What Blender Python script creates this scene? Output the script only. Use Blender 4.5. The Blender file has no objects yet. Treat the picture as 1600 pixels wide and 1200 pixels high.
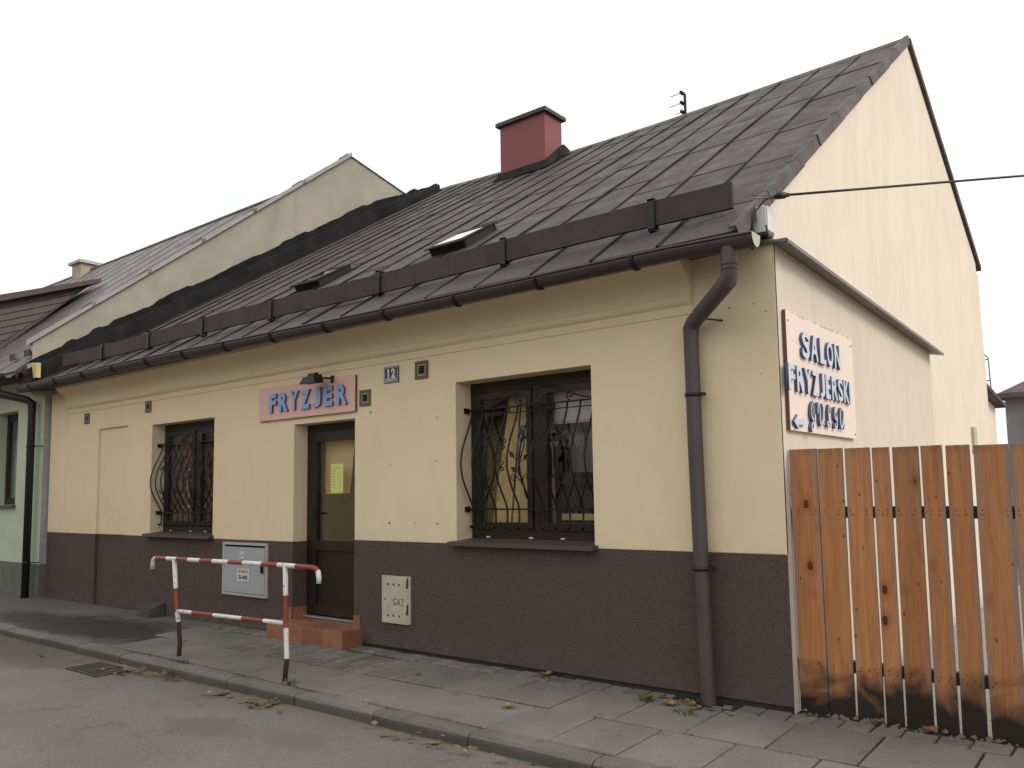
import bpy, math, random
from mathutils import Vector, Matrix, noise as mnoise
random.seed(7)
scene = bpy.context.scene
col = scene.collection
R = math.radians

# ------------------------------------------------------------------ camera
cam_d = bpy.data.cameras.new('camera'); cam = bpy.data.objects.new('camera', cam_d); col.objects.link(cam)
yaw, pitch, roll = 0.67269, 0.09241, -0.01547
fw = Vector((-math.sin(yaw)*math.cos(pitch), math.cos(yaw)*math.cos(pitch), math.sin(pitch)))
r0 = Vector((math.cos(yaw), math.sin(yaw), 0)); u0 = r0.cross(fw)
rt = r0*math.cos(roll)+u0*math.sin(roll); up = -r0*math.sin(roll)+u0*math.cos(roll)
M = Matrix((rt, up, -fw)).transposed().to_4x4(); M.translation = (2.19667, -5.82901, 1.55)
cam.matrix_world = M
cam_d.sensor_width = 36; cam_d.lens = 1285.79/1600*36
cam_d.shift_x = (800-807.07)/1600; cam_d.shift_y = (651.91-600)/1600
cam_d.clip_start = .05; cam_d.clip_end = 1500
scene.camera = cam

# ------------------------------------------------------------------ sky and sun (bright overcast)
SUN_AZ, SUN_EL = R(20), R(40)          # azimuth from +X towards +Y
world = bpy.data.worlds.new('World'); scene.world = world; world.use_nodes = True
nt = world.node_tree; nt.nodes.clear()
wo = nt.nodes.new('ShaderNodeOutputWorld'); bg = nt.nodes.new('ShaderNodeBackground')
sky = nt.nodes.new('ShaderNodeTexSky'); sky.sky_type = 'NISHITA'; sky.sun_disc = False
sky.sun_elevation = SUN_EL; sky.sun_rotation = math.pi/2-SUN_AZ; sky.air_density = 1; sky.dust_density = 4
hs = nt.nodes.new('ShaderNodeHueSaturation'); hs.inputs['Saturation'].default_value = .25
mixw = nt.nodes.new('ShaderNodeMix'); mixw.data_type = 'RGBA'; mixw.inputs[0].default_value = .93
tcw = nt.nodes.new('ShaderNodeTexCoord'); nzw = nt.nodes.new('ShaderNodeTexNoise'); nzw.inputs['Scale'].default_value = 2.3; nzw.inputs['Detail'].default_value = 4
crw = nt.nodes.new('ShaderNodeValToRGB')
crw.color_ramp.elements[0].position = .3; crw.color_ramp.elements[0].color = (6.7, 6.76, 6.95, 1)
crw.color_ramp.elements[1].position = .58; crw.color_ramp.elements[1].color = (9.9, 9.9, 9.95, 1)
nt.links.new(tcw.outputs['Generated'], nzw.inputs['Vector']); nt.links.new(nzw.outputs['Fac'], crw.inputs['Fac'])
nt.links.new(sky.outputs[0], hs.inputs['Color']); nt.links.new(hs.outputs[0], mixw.inputs[6]); nt.links.new(crw.outputs[0], mixw.inputs[7])
nt.links.new(mixw.outputs[2], bg.inputs['Color']); bg.inputs['Strength'].default_value = .12
nt.links.new(bg.outputs[0], wo.inputs[0])
sd = bpy.data.lights.new('sun', 'SUN'); sd.energy = 1.5; sd.angle = R(22); sd.color = (1, .93, .83)
so = bpy.data.objects.new('sun', sd); col.objects.link(so)
sdir = Vector((math.cos(SUN_EL)*math.cos(SUN_AZ), math.cos(SUN_EL)*math.sin(SUN_AZ), math.sin(SUN_EL)))
so.rotation_euler = sdir.to_track_quat('Z', 'Y').to_euler(); so.location = sdir*60
scene.view_settings.view_transform = 'Standard'; scene.view_settings.look = 'None'
scene.view_settings.exposure = .25; scene.view_settings.gamma = 1

# ------------------------------------------------------------------ material helpers
def srgb(r, g, b): 
    f = lambda c: ((c/255+.055)/1.055)**2.4 if c > 10 else c/255/12.92
    return (f(r), f(g), f(b), 1)
class Mat:
    def __init__(s, name, color=(.5, .5, .5, 1), rough=.8, metal=0, spec=.5):
        s.m = bpy.data.materials.new(name); s.m.use_nodes = True; s.t = s.m.node_tree; s.b = s.t.nodes['Principled BSDF']
        s.b.inputs['Base Color'].default_value = color; s.b.inputs['Roughness'].default_value = rough
        s.b.inputs['Metallic'].default_value = metal; s.b.inputs['Specular IOR Level'].default_value = spec
        s.col = None; s.base = color; s.h = None; s._tc = None; s._oi = None
    def n(s, t, **k):
        nd = s.t.nodes.new(t)
        for a, v in k.items():
            if a in nd.inputs: nd.inputs[a].default_value = v
            else: setattr(nd, a, v)
        return nd
    def l(s, a, b): s.t.links.new(a, b)
    def tc(s, scale=(1, 1, 1), out='Object', perobj=False):
        if s._tc is None: s._tc = s.n('ShaderNodeTexCoord')
        mp = s.n('ShaderNodeMapping'); mp.inputs['Scale'].default_value = scale
        s.l(s._tc.outputs[out], mp.inputs['Vector'])
        if perobj:
            if s._oi is None: s._oi = s.n('ShaderNodeObjectInfo')
            cx = s.n('ShaderNodeCombineXYZ'); mu = s.n('ShaderNodeMath', operation='MULTIPLY'); mu.inputs[1].default_value = 37.
            s.l(s._oi.outputs['Random'], mu.inputs[0])
            for i in range(3): s.l(mu.outputs[0], cx.inputs[i])
            s.l(cx.outputs[0], mp.inputs['Location'])
        return mp.outputs[0]
    def noise(s, scale, detail=4, vec=None, rough=.55, dist=0):
        nd = s.n('ShaderNodeTexNoise'); nd.inputs['Scale'].default_value = scale; nd.inputs['Detail'].default_value = detail
        nd.inputs['Roughness'].default_value = rough; nd.inputs['Distortion'].default_value = dist
        s.l(vec if vec is not None else s.tc(), nd.inputs['Vector']); return nd.outputs['Fac']
    def ramp(s, fac, lo, hi, a=0., b=1.):
        mr = s.n('ShaderNodeMapRange'); mr.inputs[1].default_value = lo; mr.inputs[2].default_value = hi
        mr.inputs[3].default_value = a; mr.inputs[4].default_value = b; mr.clamp = True
        s.l(fac, mr.inputs[0]); return mr.outputs[0]
    def math(s, op, a, b=None):
        nd = s.n('ShaderNodeMath', operation=op)
        for i, v in enumerate((a, b)):
            if v is None: continue
            if isinstance(v, (int, float)): nd.inputs[i].default_value = v
            else: s.l(v, nd.inputs[i])
        return nd.outputs[0]
    def mixc(s, fac, color, blend='MIX'):
        """blend color over the current colour"""
        mx = s.n('ShaderNodeMix'); mx.data_type = 'RGBA'; mx.blend_type = blend
        if isinstance(fac, (int, float)): mx.inputs[0].default_value = fac
        else: s.l(fac, mx.inputs[0])
        if s.col is None: mx.inputs[6].default_value = s.base
        else: s.l(s.col, mx.inputs[6])
        if isinstance(color, tuple): mx.inputs[7].default_value = color
        else: s.l(color, mx.inputs[7])
        s.col = mx.outputs[2]; s.l(s.col, s.b.inputs['Base Color']); return s
    def vary(s, amt=.25, val=True):
        """object-to-object brightness"""
        if s._oi is None: s._oi = s.n('ShaderNodeObjectInfo')
        hv = s.n('ShaderNodeHueSaturation')
        s.l(s.ramp(s._oi.outputs['Random'], 0, 1, 1-amt, 1+amt), hv.inputs['Value'])
        if s.col is None: hv.inputs['Color'].default_value = s.base
        else: s.l(s.col, hv.inputs['Color'])
        s.col = hv.outputs[0]; s.l(s.col, s.b.inputs['Base Color']); return s
    def bump(s, h, strength=.3, dist=.01):
        bp = s.n('ShaderNodeBump'); bp.inputs['Strength'].default_value = strength; bp.inputs['Distance'].default_value = dist
        s.l(h, bp.inputs['Height'])
        if s.h is not None: s.l(s.h, bp.inputs['Normal'])
        s.h = bp.outputs[0]; s.l(s.h, s.b.inputs['Normal']); return s
    def sep(s, out='Object'):
        if s._tc is None: s._tc = s.n('ShaderNodeTexCoord')
        sx = s.n('ShaderNodeSeparateXYZ'); s.l(s._tc.outputs[out], sx.inputs[0]); return sx.outputs

MT = {}
def plain(name, c, rough=.7, metal=0, var=.12, sc=6, bump=.15, spec=.4):
    m = Mat(name, c, rough, metal, spec)
    nz = m.noise(sc, 5)
    m.mixc(m.ramp(nz, .35, .75, 0, var*2.2), (c[0]*.55, c[1]*.53, c[2]*.5, 1))
    if bump: m.bump(m.noise(sc*12, 3), bump, .004)
    MT[name] = m.m; return m

# plaster of the street front
m = Mat('plaster', (.73, .60, .40, 1), .92, 0, .2)
m.mixc(m.ramp(m.noise(1.3, 5), .35, .75, 0, .45), (.675, .555, .375, 1))
m.mixc(m.ramp(m.noise(2.2, 6, m.tc((1.3, 1, .6))), .5, .8, 0, .22), (.52, .43, .29, 1))
sz = m.sep()
low = m.math('MULTIPLY', m.ramp(sz[2], 1.6, .95, 0, 1), m.ramp(m.noise(5, 5), .4, .7))
m.mixc(m.math('MULTIPLY', low, .35), (.50, .43, .31, 1))
m.bump(m.noise(160, 3), .25, .004); m.bump(m.noise(4, 3), .12, .02); MT['plaster'] = m.m
# plaster of the gable: paler above, darker tone below the ledge
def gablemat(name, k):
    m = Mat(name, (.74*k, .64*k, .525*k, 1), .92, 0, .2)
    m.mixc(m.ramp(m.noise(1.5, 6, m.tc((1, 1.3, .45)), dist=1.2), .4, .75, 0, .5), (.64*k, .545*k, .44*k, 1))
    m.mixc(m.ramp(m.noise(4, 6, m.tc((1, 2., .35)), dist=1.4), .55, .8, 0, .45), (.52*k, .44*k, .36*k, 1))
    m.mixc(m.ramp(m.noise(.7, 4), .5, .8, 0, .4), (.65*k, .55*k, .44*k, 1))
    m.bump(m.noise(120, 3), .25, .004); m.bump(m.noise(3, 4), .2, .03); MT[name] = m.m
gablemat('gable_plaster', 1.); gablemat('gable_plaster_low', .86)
# brown mosaic plinth
m = Mat('plinth', (.084, .057, .051, 1), .85, 0, .25)
vo = m.n('ShaderNodeTexVoronoi'); vo.inputs['Scale'].default_value = 170; m.l(m.tc(), vo.inputs['Vector'])
hs2 = m.n('ShaderNodeSeparateColor'); m.l(vo.outputs['Color'], hs2.inputs[0])
m.mixc(m.ramp(hs2.outputs[0], .55, 1, 0, .8), (.135, .097, .087, 1)); m.mixc(m.ramp(hs2.outputs[1], .7, 1, 0, .8), (.025, .02, .02, 1))
m.mixc(m.ramp(m.noise(2, 5), .45, .75, 0, .35), (.075, .06, .055, 1))
dz = m.sep(); m.mixc(m.math('MULTIPLY', m.ramp(dz[2], .3, 0, 0, .5), m.ramp(m.noise(7, 5), .4, .65)), (.12, .105, .095, 1))
m.bump(vo.outputs['Distance'], .5, .004); MT['plinth'] = m.m
# roof sheets
def sheetmat(name, c, rough=.55):
    m = Mat(name, c, rough, 0, .3)
    v = m.tc((.7, 2.5, 2.5), perobj=True)
    m.mixc(m.ramp(m.noise(5, 6, v, dist=.4), .38, .72, 0, .7), (c[0]*.55, c[1]*.53, c[2]*.55, 1))
    m.mixc(m.ramp(m.noise(18, 5, m.tc((1, .5, .5), perobj=True)), .55, .8, 0, .5), (c[0]*1.8, c[1]*1.7, c[2]*1.65, 1))
    m.vary(.09)
    rn = m.ramp(m.noise(3, 5), .3, .7, rough-.12, rough+.2); m.l(rn, m.b.inputs['Roughness'])
    m.bump(m.noise(70, 3), .25, .004); m.bump(m.noise(2.2, 3, perobj_vec(m)), .3, .03); m.bump(m.noise(6, 3, m.tc((.35, 2.2, 2.2), perobj=True)), .45, .02); MT[name] = m.m
def perobj_vec(m): return m.tc((1, 1, 1), perobj=True)
sheetmat('roof_sheet', (.068, .055, .055, 1), .62); sheetmat('roof_felt', (.010, .0095, .010, 1), .85); sheetmat('green_roof', (.150, .126, .130, 1), .5)
sheetmat('verge_metal', (.085, .066, .060, 1), .6)
m = plain('brown_metal', (.052, .036, .035, 1), .42, 0, .2, 4, .06)
m = plain('pipe_brown', (.082, .058, .060, 1), .5, 0, .2, 3, .05)
plain('guard_wood', (.062, .044, .036, 1), .8, 0, .35, 5, .4)
plain('black_metal', (.012, .0115, .012, 1), .5, 0, .1, 8, .08)
plain('black_pipe', (.016, .0145, .015, 1), .5, 0, .1, 8, .06)
plain('iron', (.014, .013, .013, 1), .55, .2, .2, 20, .15)
plain('worn_iron', (.075, .066, .058, 1), .6, .2, .3, 20, .2)
plain('frame_wood', (.019, .0125, .010, 1), .45, 0, .25, 7, .06)
plain('sill_stone', (.075, .060, .058, 1), .55, 0, .25, 30, .2)
plain('red_metal', (.205, .043, .043, 1), .45, 0, .12, 2, .05)
plain('red_paint', (.27, .050, .035, 1), .5, 0, .3, 14, .15)
m = Mat('white_paint', (.66, .64, .61, 1), .6); nz = m.noise(34, 4); m.mixc(m.ramp(nz, .62, .68, 0, .8), (.07, .06, .055, 1)); m.bump(nz, .2, .004); MT['white_paint'] = m.m
plain('bare_post', (.045, .036, .032, 1), .85, 0, .3, 20, .4)
plain('pink_board', (.68, .42, .365, 1), .6, 0, .06, 3, .05)
m = Mat('pink_chip', (.76, .62, .54, 1), .75, 0, .3); m.mixc(m.ramp(m.noise(45, 4, dist=1.5), .5, .7, 0, .55), (.80, .71, .64, 1)); m.mixc(m.ramp(m.noise(30, 4, dist=1), .60, .75, 0, .5), (.62, .43, .36, 1)); m.bump(m.noise(60, 3), .3, .004); MT['pink_chip'] = m.m
plain('board_edge', (.16, .075, .06, 1), .8, 0, .2, 20, .2)
plain('letter_blue', (.23, .36, .60, 1), .5, 0, .06, 5, .03)
plain('letter_side', (.09, .11, .19, 1), .6, 0, .06, 5, .03)
m = Mat('letter_pale', (.50, .55, .63, 1), .6); m.mixc(m.ramp(m.noise(40, 4, m.tc((1, 1, .4))), .5, .7, 0, .6), (.62, .65, .70, 1)); MT['letter_pale'] = m.m
plain('grey_cabinet', (.36, .385, .395, 1), .5, 0, .12, 3, .03)
plain('cabinet_edge', (.40, .41, .41, 1), .55, 0, .15, 8, .03)
plain('cream_metal', (.50, .455, .345, 1), .6, 0, .2, 9, .06)
plain('rust', (.055, .030, .018, 1), .9, 0, .3, 30, .3)
plain('label_white', (.60, .57, .50, 1), .7, 0, .15, 25, 0)
plain('ink', (.03, .03, .03, 1), .8, 0, 0, 3, 0)
plain('plate_navy', (.045, .042, .055, 1), .35, 0, .1, 10, 0)
plain('plate_white', (.62, .61, .62, 1), .4, 0, .15, 20, 0)
plain('notice', (.62, .66, .20, 1), .75, 0, .08, 6, 0)
plain('notice_ink', (.20, .22, .07, 1), .8, 0, 0, 3, 0)
m = Mat('tile', (.30, .130, .075, 1), .35, 0, .5); m.mixc(m.ramp(m.noise(9, 5), .35, .7, 0, .7), (.20, .085, .05, 1)); m.vary(.18); m.bump(m.noise(40, 2), .05, .004); MT['tile'] = m.m
plain('tile_grout', (.28, .20, .15, 1), .9, 0, .2, 12, .1)
plain('vent_metal', (.14, .10, .06, 1), .55, .3, .25, 30, .1)
plain('vent_cell', (.40, .37, .30, 1), .6, 0, .15, 30, 0)
plain('dark_hole', (.006, .006, .006, 1), .95, 0, 0, 3, 0)
plain('white_plastic', (.66, .65, .62, 1), .45, 0, .08, 8, .02)
plain('green_plaster', (.475, .535, .39, 1), .92, 0, .12, 2, .25)
plain('green_plinth', (.135, .145, .122, 1), .9, 0, .2, 5, .3)
plain('dark_stone', (.055, .054, .050, 1), .9, 0, .3, 9, .4)
plain('foam_green', (.34, .42, .26, 1), .9, 0, .2, 9, .2)
plain('foam_yellow', (.60, .46, .22, 1), .9, 0, .2, 9, .2)
plain('insul_edge', (.34, .36, .34, 1), .9, 0, .2, 9, .2)
m = Mat('party_plaster', (.42, .37, .295, 1), .92, 0, .2); m.mixc(m.ramp(m.noise(1.6, 6), .35, .7, 0, .8), (.30, .275, .225, 1)); m.mixc(m.ramp(m.noise(3, 5, m.tc((1, 1, .25))), .5, .75, 0, .5), (.235, .215, .18, 1)); m.bump(m.noise(60, 3), .3, .01); MT['party_plaster'] = m.m
plain('ledge_metal', (.20, .175, .165, 1), .55, .15, .25, 5, .06)
plain('zinc', (.37, .35, .345, 1), .5, .25, .2, 5, .06)
plain('chimney_plaster', (.43, .36, .27, 1), .9, 0, .3, 3, .3)
m = plain('clad_board', (.080, .052, .050, 1), .6, 0, .25, 6, .15); m.vary(.12)
plain('curtain', (.42, .42, .40, 1), .9, 0, .12, 30, .2)
plain('room_wall', (.20, .165, .125, 1), .9, 0, .2, 2, 0)
plain('room_dark', (.02, .016, .014, 1), .9, 0, .2, 2, 0)
plain('room_grey', (.25, .25, .235, 1), .85, 0, .1, 3, 0)
plain('pale_wood', (.62, .44, .19, 1), .6, 0, .2, 3, .1)
m = Mat('brown_cloth', (.16, .085, .05, 1), .9); m.mixc(m.ramp(m.noise(7, 5, dist=1.5), .45, .6, 0, .85), (.055, .03, .022, 1)); m.mixc(m.ramp(m.noise(11, 4, dist=1), .6, .68, 0, .8), (.36, .27, .20, 1)); m.mixc(m.ramp(m.noise(5, 3), .58, .66, 0, .7), (.25, .09, .045, 1)); MT['brown_cloth'] = m.m
plain('opp_plaster', (.70, .53, .27, 1), .9, 0, .15, 1.5, .2)
plain('opp_roof', (.11, .055, .045, 1), .8, 0, .3, 3, .3)
plain('banner_white', (.72, .72, .74, 1), .6, 0, .06, 2, 0)
plain('shutter_grey', (.20, .20, .195, 1), .6, 0, .1, 2, 0)
m = Mat('opp_brick', (.30, .13, .075, 1), .9); bt = m.n('ShaderNodeTexBrick'); bt.inputs['Scale'].default_value = 4; bt.inputs['Color1'].default_value = (.30, .13, .075, 1); bt.inputs['Color2'].default_value = (.22, .09, .05, 1); bt.inputs['Mortar'].default_value = (.36, .32, .28, 1)
rot = m.n('ShaderNodeMapping'); rot.inputs['Rotation'].default_value = (R(90), 0, 0); m._tc = m.n('ShaderNodeTexCoord'); m.l(m._tc.outputs['Object'], rot.inputs[0]); m.l(rot.outputs[0], bt.inputs['Vector']); m.mixc(1., bt.outputs['Color']); MT['opp_brick'] = m.m
plain('grey_house', (.24, .225, .235, 1), .9, 0, .3, 2, .2)
plain('grey_house_roof', (.13, .095, .095, 1), .8, 0, .3, 4, .3)
# fence wood
m = Mat('fence_wood', (.44, .195, .074, 1), .62, 0, .3)
gv = m.tc((9, 9, .55), perobj=True)
m.mixc(m.ramp(m.noise(2.2, 6, gv, dist=1.2), .35, .7, 0, .75), (.27, .092, .028, 1))
m.mixc(m.ramp(m.noise(28, 4, m.tc((9, 9, .35), perobj=True), dist=.8), .5, .72, 0, .4), (.21, .070, .026, 1))
m.mixc(m.ramp(m.noise(9, 5, gv, dist=.5), .5, .78, 0, .45), (.47, .23, .095, 1))
m.mixc(m.ramp(m.noise(1.6, 4, m.tc((2, 2, 1.2), perobj=True)), .5, .72, 0, .55), (.30, .165, .085, 1))
gx = m.sep('Generated')
edge = m.ramp(m.math('ABSOLUTE', m.math('SUBTRACT', gx[0], .5)), .27, .5, 0, 1)
m.mixc(m.math('MULTIPLY', edge, m.ramp(m.noise(1.1, 4, m.tc((1, 1, 1.3), perobj=True)), .38, .58, 0, .85)), (.215, .175, .155, 1))
m.mixc(m.math('MULTIPLY', m.ramp(gx[2], .965, 1, 0, 1), m.ramp(m.noise(30, 4, m.tc((1, 1, .3), perobj=True)), .35, .6, 0, .6)), (.11, .075, .055, 1))
vk = m.n('ShaderNodeTexVoronoi'); vk.inputs['Scale'].default_value = 3.0; vk.inputs['Randomness'].default_value = 1; m.l(m.tc((1.5, 1, .9), perobj=True), vk.inputs['Vector'])
wv = m.math('ADD', vk.outputs['Distance'], m.math('MULTIPLY', m.noise(25, 3), .05))
m.mixc(m.ramp(wv, .26, .11, 0, .65), (.21, .068, .026, 1)); m.mixc(m.ramp(wv, .125, .10, 0, .92), (.05, .017, .010, 1))
vk2 = m.n('ShaderNodeTexVoronoi'); vk2.inputs['Scale'].default_value = 9; m.l(m.tc((1, 1, .7), perobj=True), vk2.inputs['Vector'])
m.mixc(m.ramp(vk2.outputs['Distance'], .10, .05, 0, .7), (.05, .02, .012, 1))
fz = m.sep()
burn = m.math('ADD', fz[2], m.math('MULTIPLY', m.math('SUBTRACT', m.noise(2.6, 5, dist=1.), .5), .75))
m.mixc(m.ramp(burn, .38, .17, 0, .97), (.012, .010, .009, 1))
m.vary(.16); m.bump(m.noise(14, 5, gv), .25, .006); m.bump(wv, .2, .01); MT['fence_wood'] = m.m
plain('fence_back', (.05, .03, .02, 1), .9, 0, .3, 6, .3)
# paving
def paving(name, c, var=.18, sc=1.):
    m = Mat(name, c, .9, 0, .25)
    m.mixc(m.ramp(m.noise(1.7*sc, 6), .35, .72, 0, .8), (c[0]*.62, c[1]*.61, c[2]*.6, 1))
    m.mixc(m.ramp(m.noise(90, 3), .52, .75, 0, .55), (c[0]*1.5, c[1]*1.5, c[2]*1.5, 1)); m.mixc(m.ramp(m.noise(60, 3), .55, .75, 0, .6), (c[0]*.45, c[1]*.45, c[2]*.45, 1))
    m.mixc(m.ramp(m.noise(6, 5), .58, .72, 0, .4), (.075, .078, .05, 1))
    m.vary(var); m.bump(m.noise(120, 3), .45, .006); m.bump(m.noise(5, 3), .2, .02); MT[name] = m.m; return m
paving('slab', (.182, .170, .158, 1), .10); paving('sett', (.175, .160, .148, 1), .2)
m = paving('kerb', (.150, .140, .130, 1), .12); kz = m.sep(); m.mixc(m.ramp(m.math('ADD', kz[2], m.math('MULTIPLY', m.noise(12, 4), .05)), -.045, -.075, 0, .6), (.062, .060, .048, 1))
m = Mat('soil', (.032, .027, .022, 1), .95, 0, .2); m.mixc(m.ramp(m.noise(9, 5), .45, .62, 0, .8), (.055, .062, .030, 1)); m.mixc(m.ramp(m.noise(40, 4), .55, .75, 0, .6), (.09, .078, .065, 1)); m.bump(m.noise(60, 4), .6, .01); MT['soil'] = m.m
def asphalt(name, c):
    m = Mat(name, c, .88, 0, .3)
    m.mixc(m.ramp(m.noise(.8, 6), .35, .7, 0, .75), (c[0]*.66, c[1]*.65, c[2]*.64, 1))
    m.mixc(m.ramp(m.noise(75, 3), .52, .72, 0, .7), (c[0]*1.75, c[1]*1.72, c[2]*1.68, 1))
    m.mixc(m.ramp(m.noise(110, 3), .55, .72, 0, .7), (c[0]*.4, c[1]*.4, c[2]*.4, 1))
    m.mixc(m.ramp(m.noise(3.2, 5, dist=.8), .6, .7, 0, .45), (c[0]*.5, c[1]*.49, c[2]*.48, 1))
    m.bump(m.noise(110, 3), .7, .008); m.bump(m.noise(6, 4), .3, .02); return m
m = asphalt('asphalt', (.155, .140, .132, 1))
def spot(m, x, y, rx, ry, color, amt, wob=.5, soft=.3):
    s = m.sep(); dx = m.math('DIVIDE', m.math('SUBTRACT', s[0], x), rx); dy = m.math('DIVIDE', m.math('SUBTRACT', s[1], y), ry)
    d = m.math('SQRT', m.math('ADD', m.math('MULTIPLY', dx, dx), m.math('MULTIPLY', dy, dy)))
    d = m.math('ADD', d, m.math('MULTIPLY', m.math('SUBTRACT', m.noise(4, 5), .5), wob*2))
    m.mixc(m.ramp(d, 1+soft*.5, 1-soft*.5, 0, amt), color)
spot(m, -3.55, -2.35, .42, .22, (.10, .090, .085, 1), .6, .8, .25); spot(m, -2.75, -2.2, .30, .16, (.10, .090, .085, 1), .45, .9, .3)
sy = m.sep(); m.mixc(m.math('MULTIPLY', m.ramp(sy[1], -2.15, -1.62, 0, .75), m.ramp(m.noise(3, 5), .35, .62)), (.125, .098, .066, 1))
spot(m, -8.4, -2.0, 1.6, .45, (.05, .045, .042, 1), .6, .6, .5)
MT['asphalt'] = m.m
m = asphalt('asphalt_path', (.125, .113, .108, 1)); spot(m, -8.3, -.9, 1.5, .5, (.022, .020, .019, 1), .9, .7, .7); spot(m, -9.6, -1.05, 1.6, .35, (.035, .031, .030, 1), .8, .7, .7); MT['asphalt_path'] = m.m
m = Mat('ground', (.13, .12, .105, 1), .95); m.mixc(m.ramp(m.noise(1.2, 6), .4, .65, 0, .8), (.08, .085, .045, 1)); m.bump(m.noise(20, 4), .5, .03); MT['ground'] = m.m
m = Mat('gravel', (.30, .27, .235, 1), .95); m.mixc(m.ramp(m.noise(30, 4), .4, .65, 0, .7), (.17, .15, .13, 1)); m.bump(m.noise(40, 3), .7, .02); MT['gravel'] = m.m
m = Mat('dead_leaf', (.215, .115, .048, 1), .8); m.mixc(m.ramp(m.noise(16, 3), .4, .6, 0, .9), (.12, .07, .035, 1)); m.mixc(m.ramp(m.noise(9, 2), .52, .62, 0, .85), (.25, .20, .08, 1)); m.vary(.25); MT['dead_leaf'] = m.m
m = Mat('weed', (.075, .105, .030, 1), .8); m.mixc(m.ramp(m.noise(20, 2), .4, .65, 0, .8), (.13, .125, .045, 1)); MT['weed'] = m.m
# window glass: coated double glazing, partly mirror, partly clear
def glass(name, refl0, tint):
    g = bpy.data.materials.new(name); g.use_nodes = True; t = g.node_tree; t.nodes.clear()
    o = t.nodes.new('ShaderNodeOutputMaterial'); mx = t.nodes.new('ShaderNodeMixShader'); tr = t.nodes.new('ShaderNodeBsdfTransparent'); gl = t.nodes.new('ShaderNodeBsdfGlossy')
    tr.inputs[0].default_value = tint; gl.inputs['Roughness'].default_value = .01; gl.inputs['Color'].default_value = (.95, .95, .93, 1)
    lw = t.nodes.new('ShaderNodeLayerWeight'); lw.inputs['Blend'].default_value = .5
    pw_ = t.nodes.new('ShaderNodeMath'); pw_.operation = 'POWER'; pw_.inputs[1].default_value = 4.; t.links.new(lw.outputs['Facing'], pw_.inputs[0])
    fr = t.nodes.new('ShaderNodeMath'); fr.operation = 'MULTIPLY_ADD'; fr.inputs[1].default_value = 1-refl0; fr.inputs[2].default_value = refl0; t.links.new(pw_.outputs[0], fr.inputs[0])
    bp = t.nodes.new('ShaderNodeBump'); nz = t.nodes.new('ShaderNodeTexNoise'); tc = t.nodes.new('ShaderNodeTexCoord'); nz.inputs['Scale'].default_value = 2.2; nz.inputs['Detail'].default_value = 1
    bp.inputs['Strength'].default_value = .06; bp.inputs['Distance'].default_value = .02
    t.links.new(tc.outputs['Object'], nz.inputs['Vector']); t.links.new(nz.outputs['Fac'], bp.inputs['Height']); t.links.new(bp.outputs[0], gl.inputs['Normal'])
    t.links.new(fr.outputs[0], mx.inputs[0]); t.links.new(tr.outputs[0], mx.inputs[1]); t.links.new(gl.outputs[0], mx.inputs[2]); t.links.new(mx.outputs[0], o.inputs[0]); MT[name] = g
glass('window_glass', .055, (.96, .96, .955, 1)); glass('skylight_glass', .38, (.3, .3, .3, 1))

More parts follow.
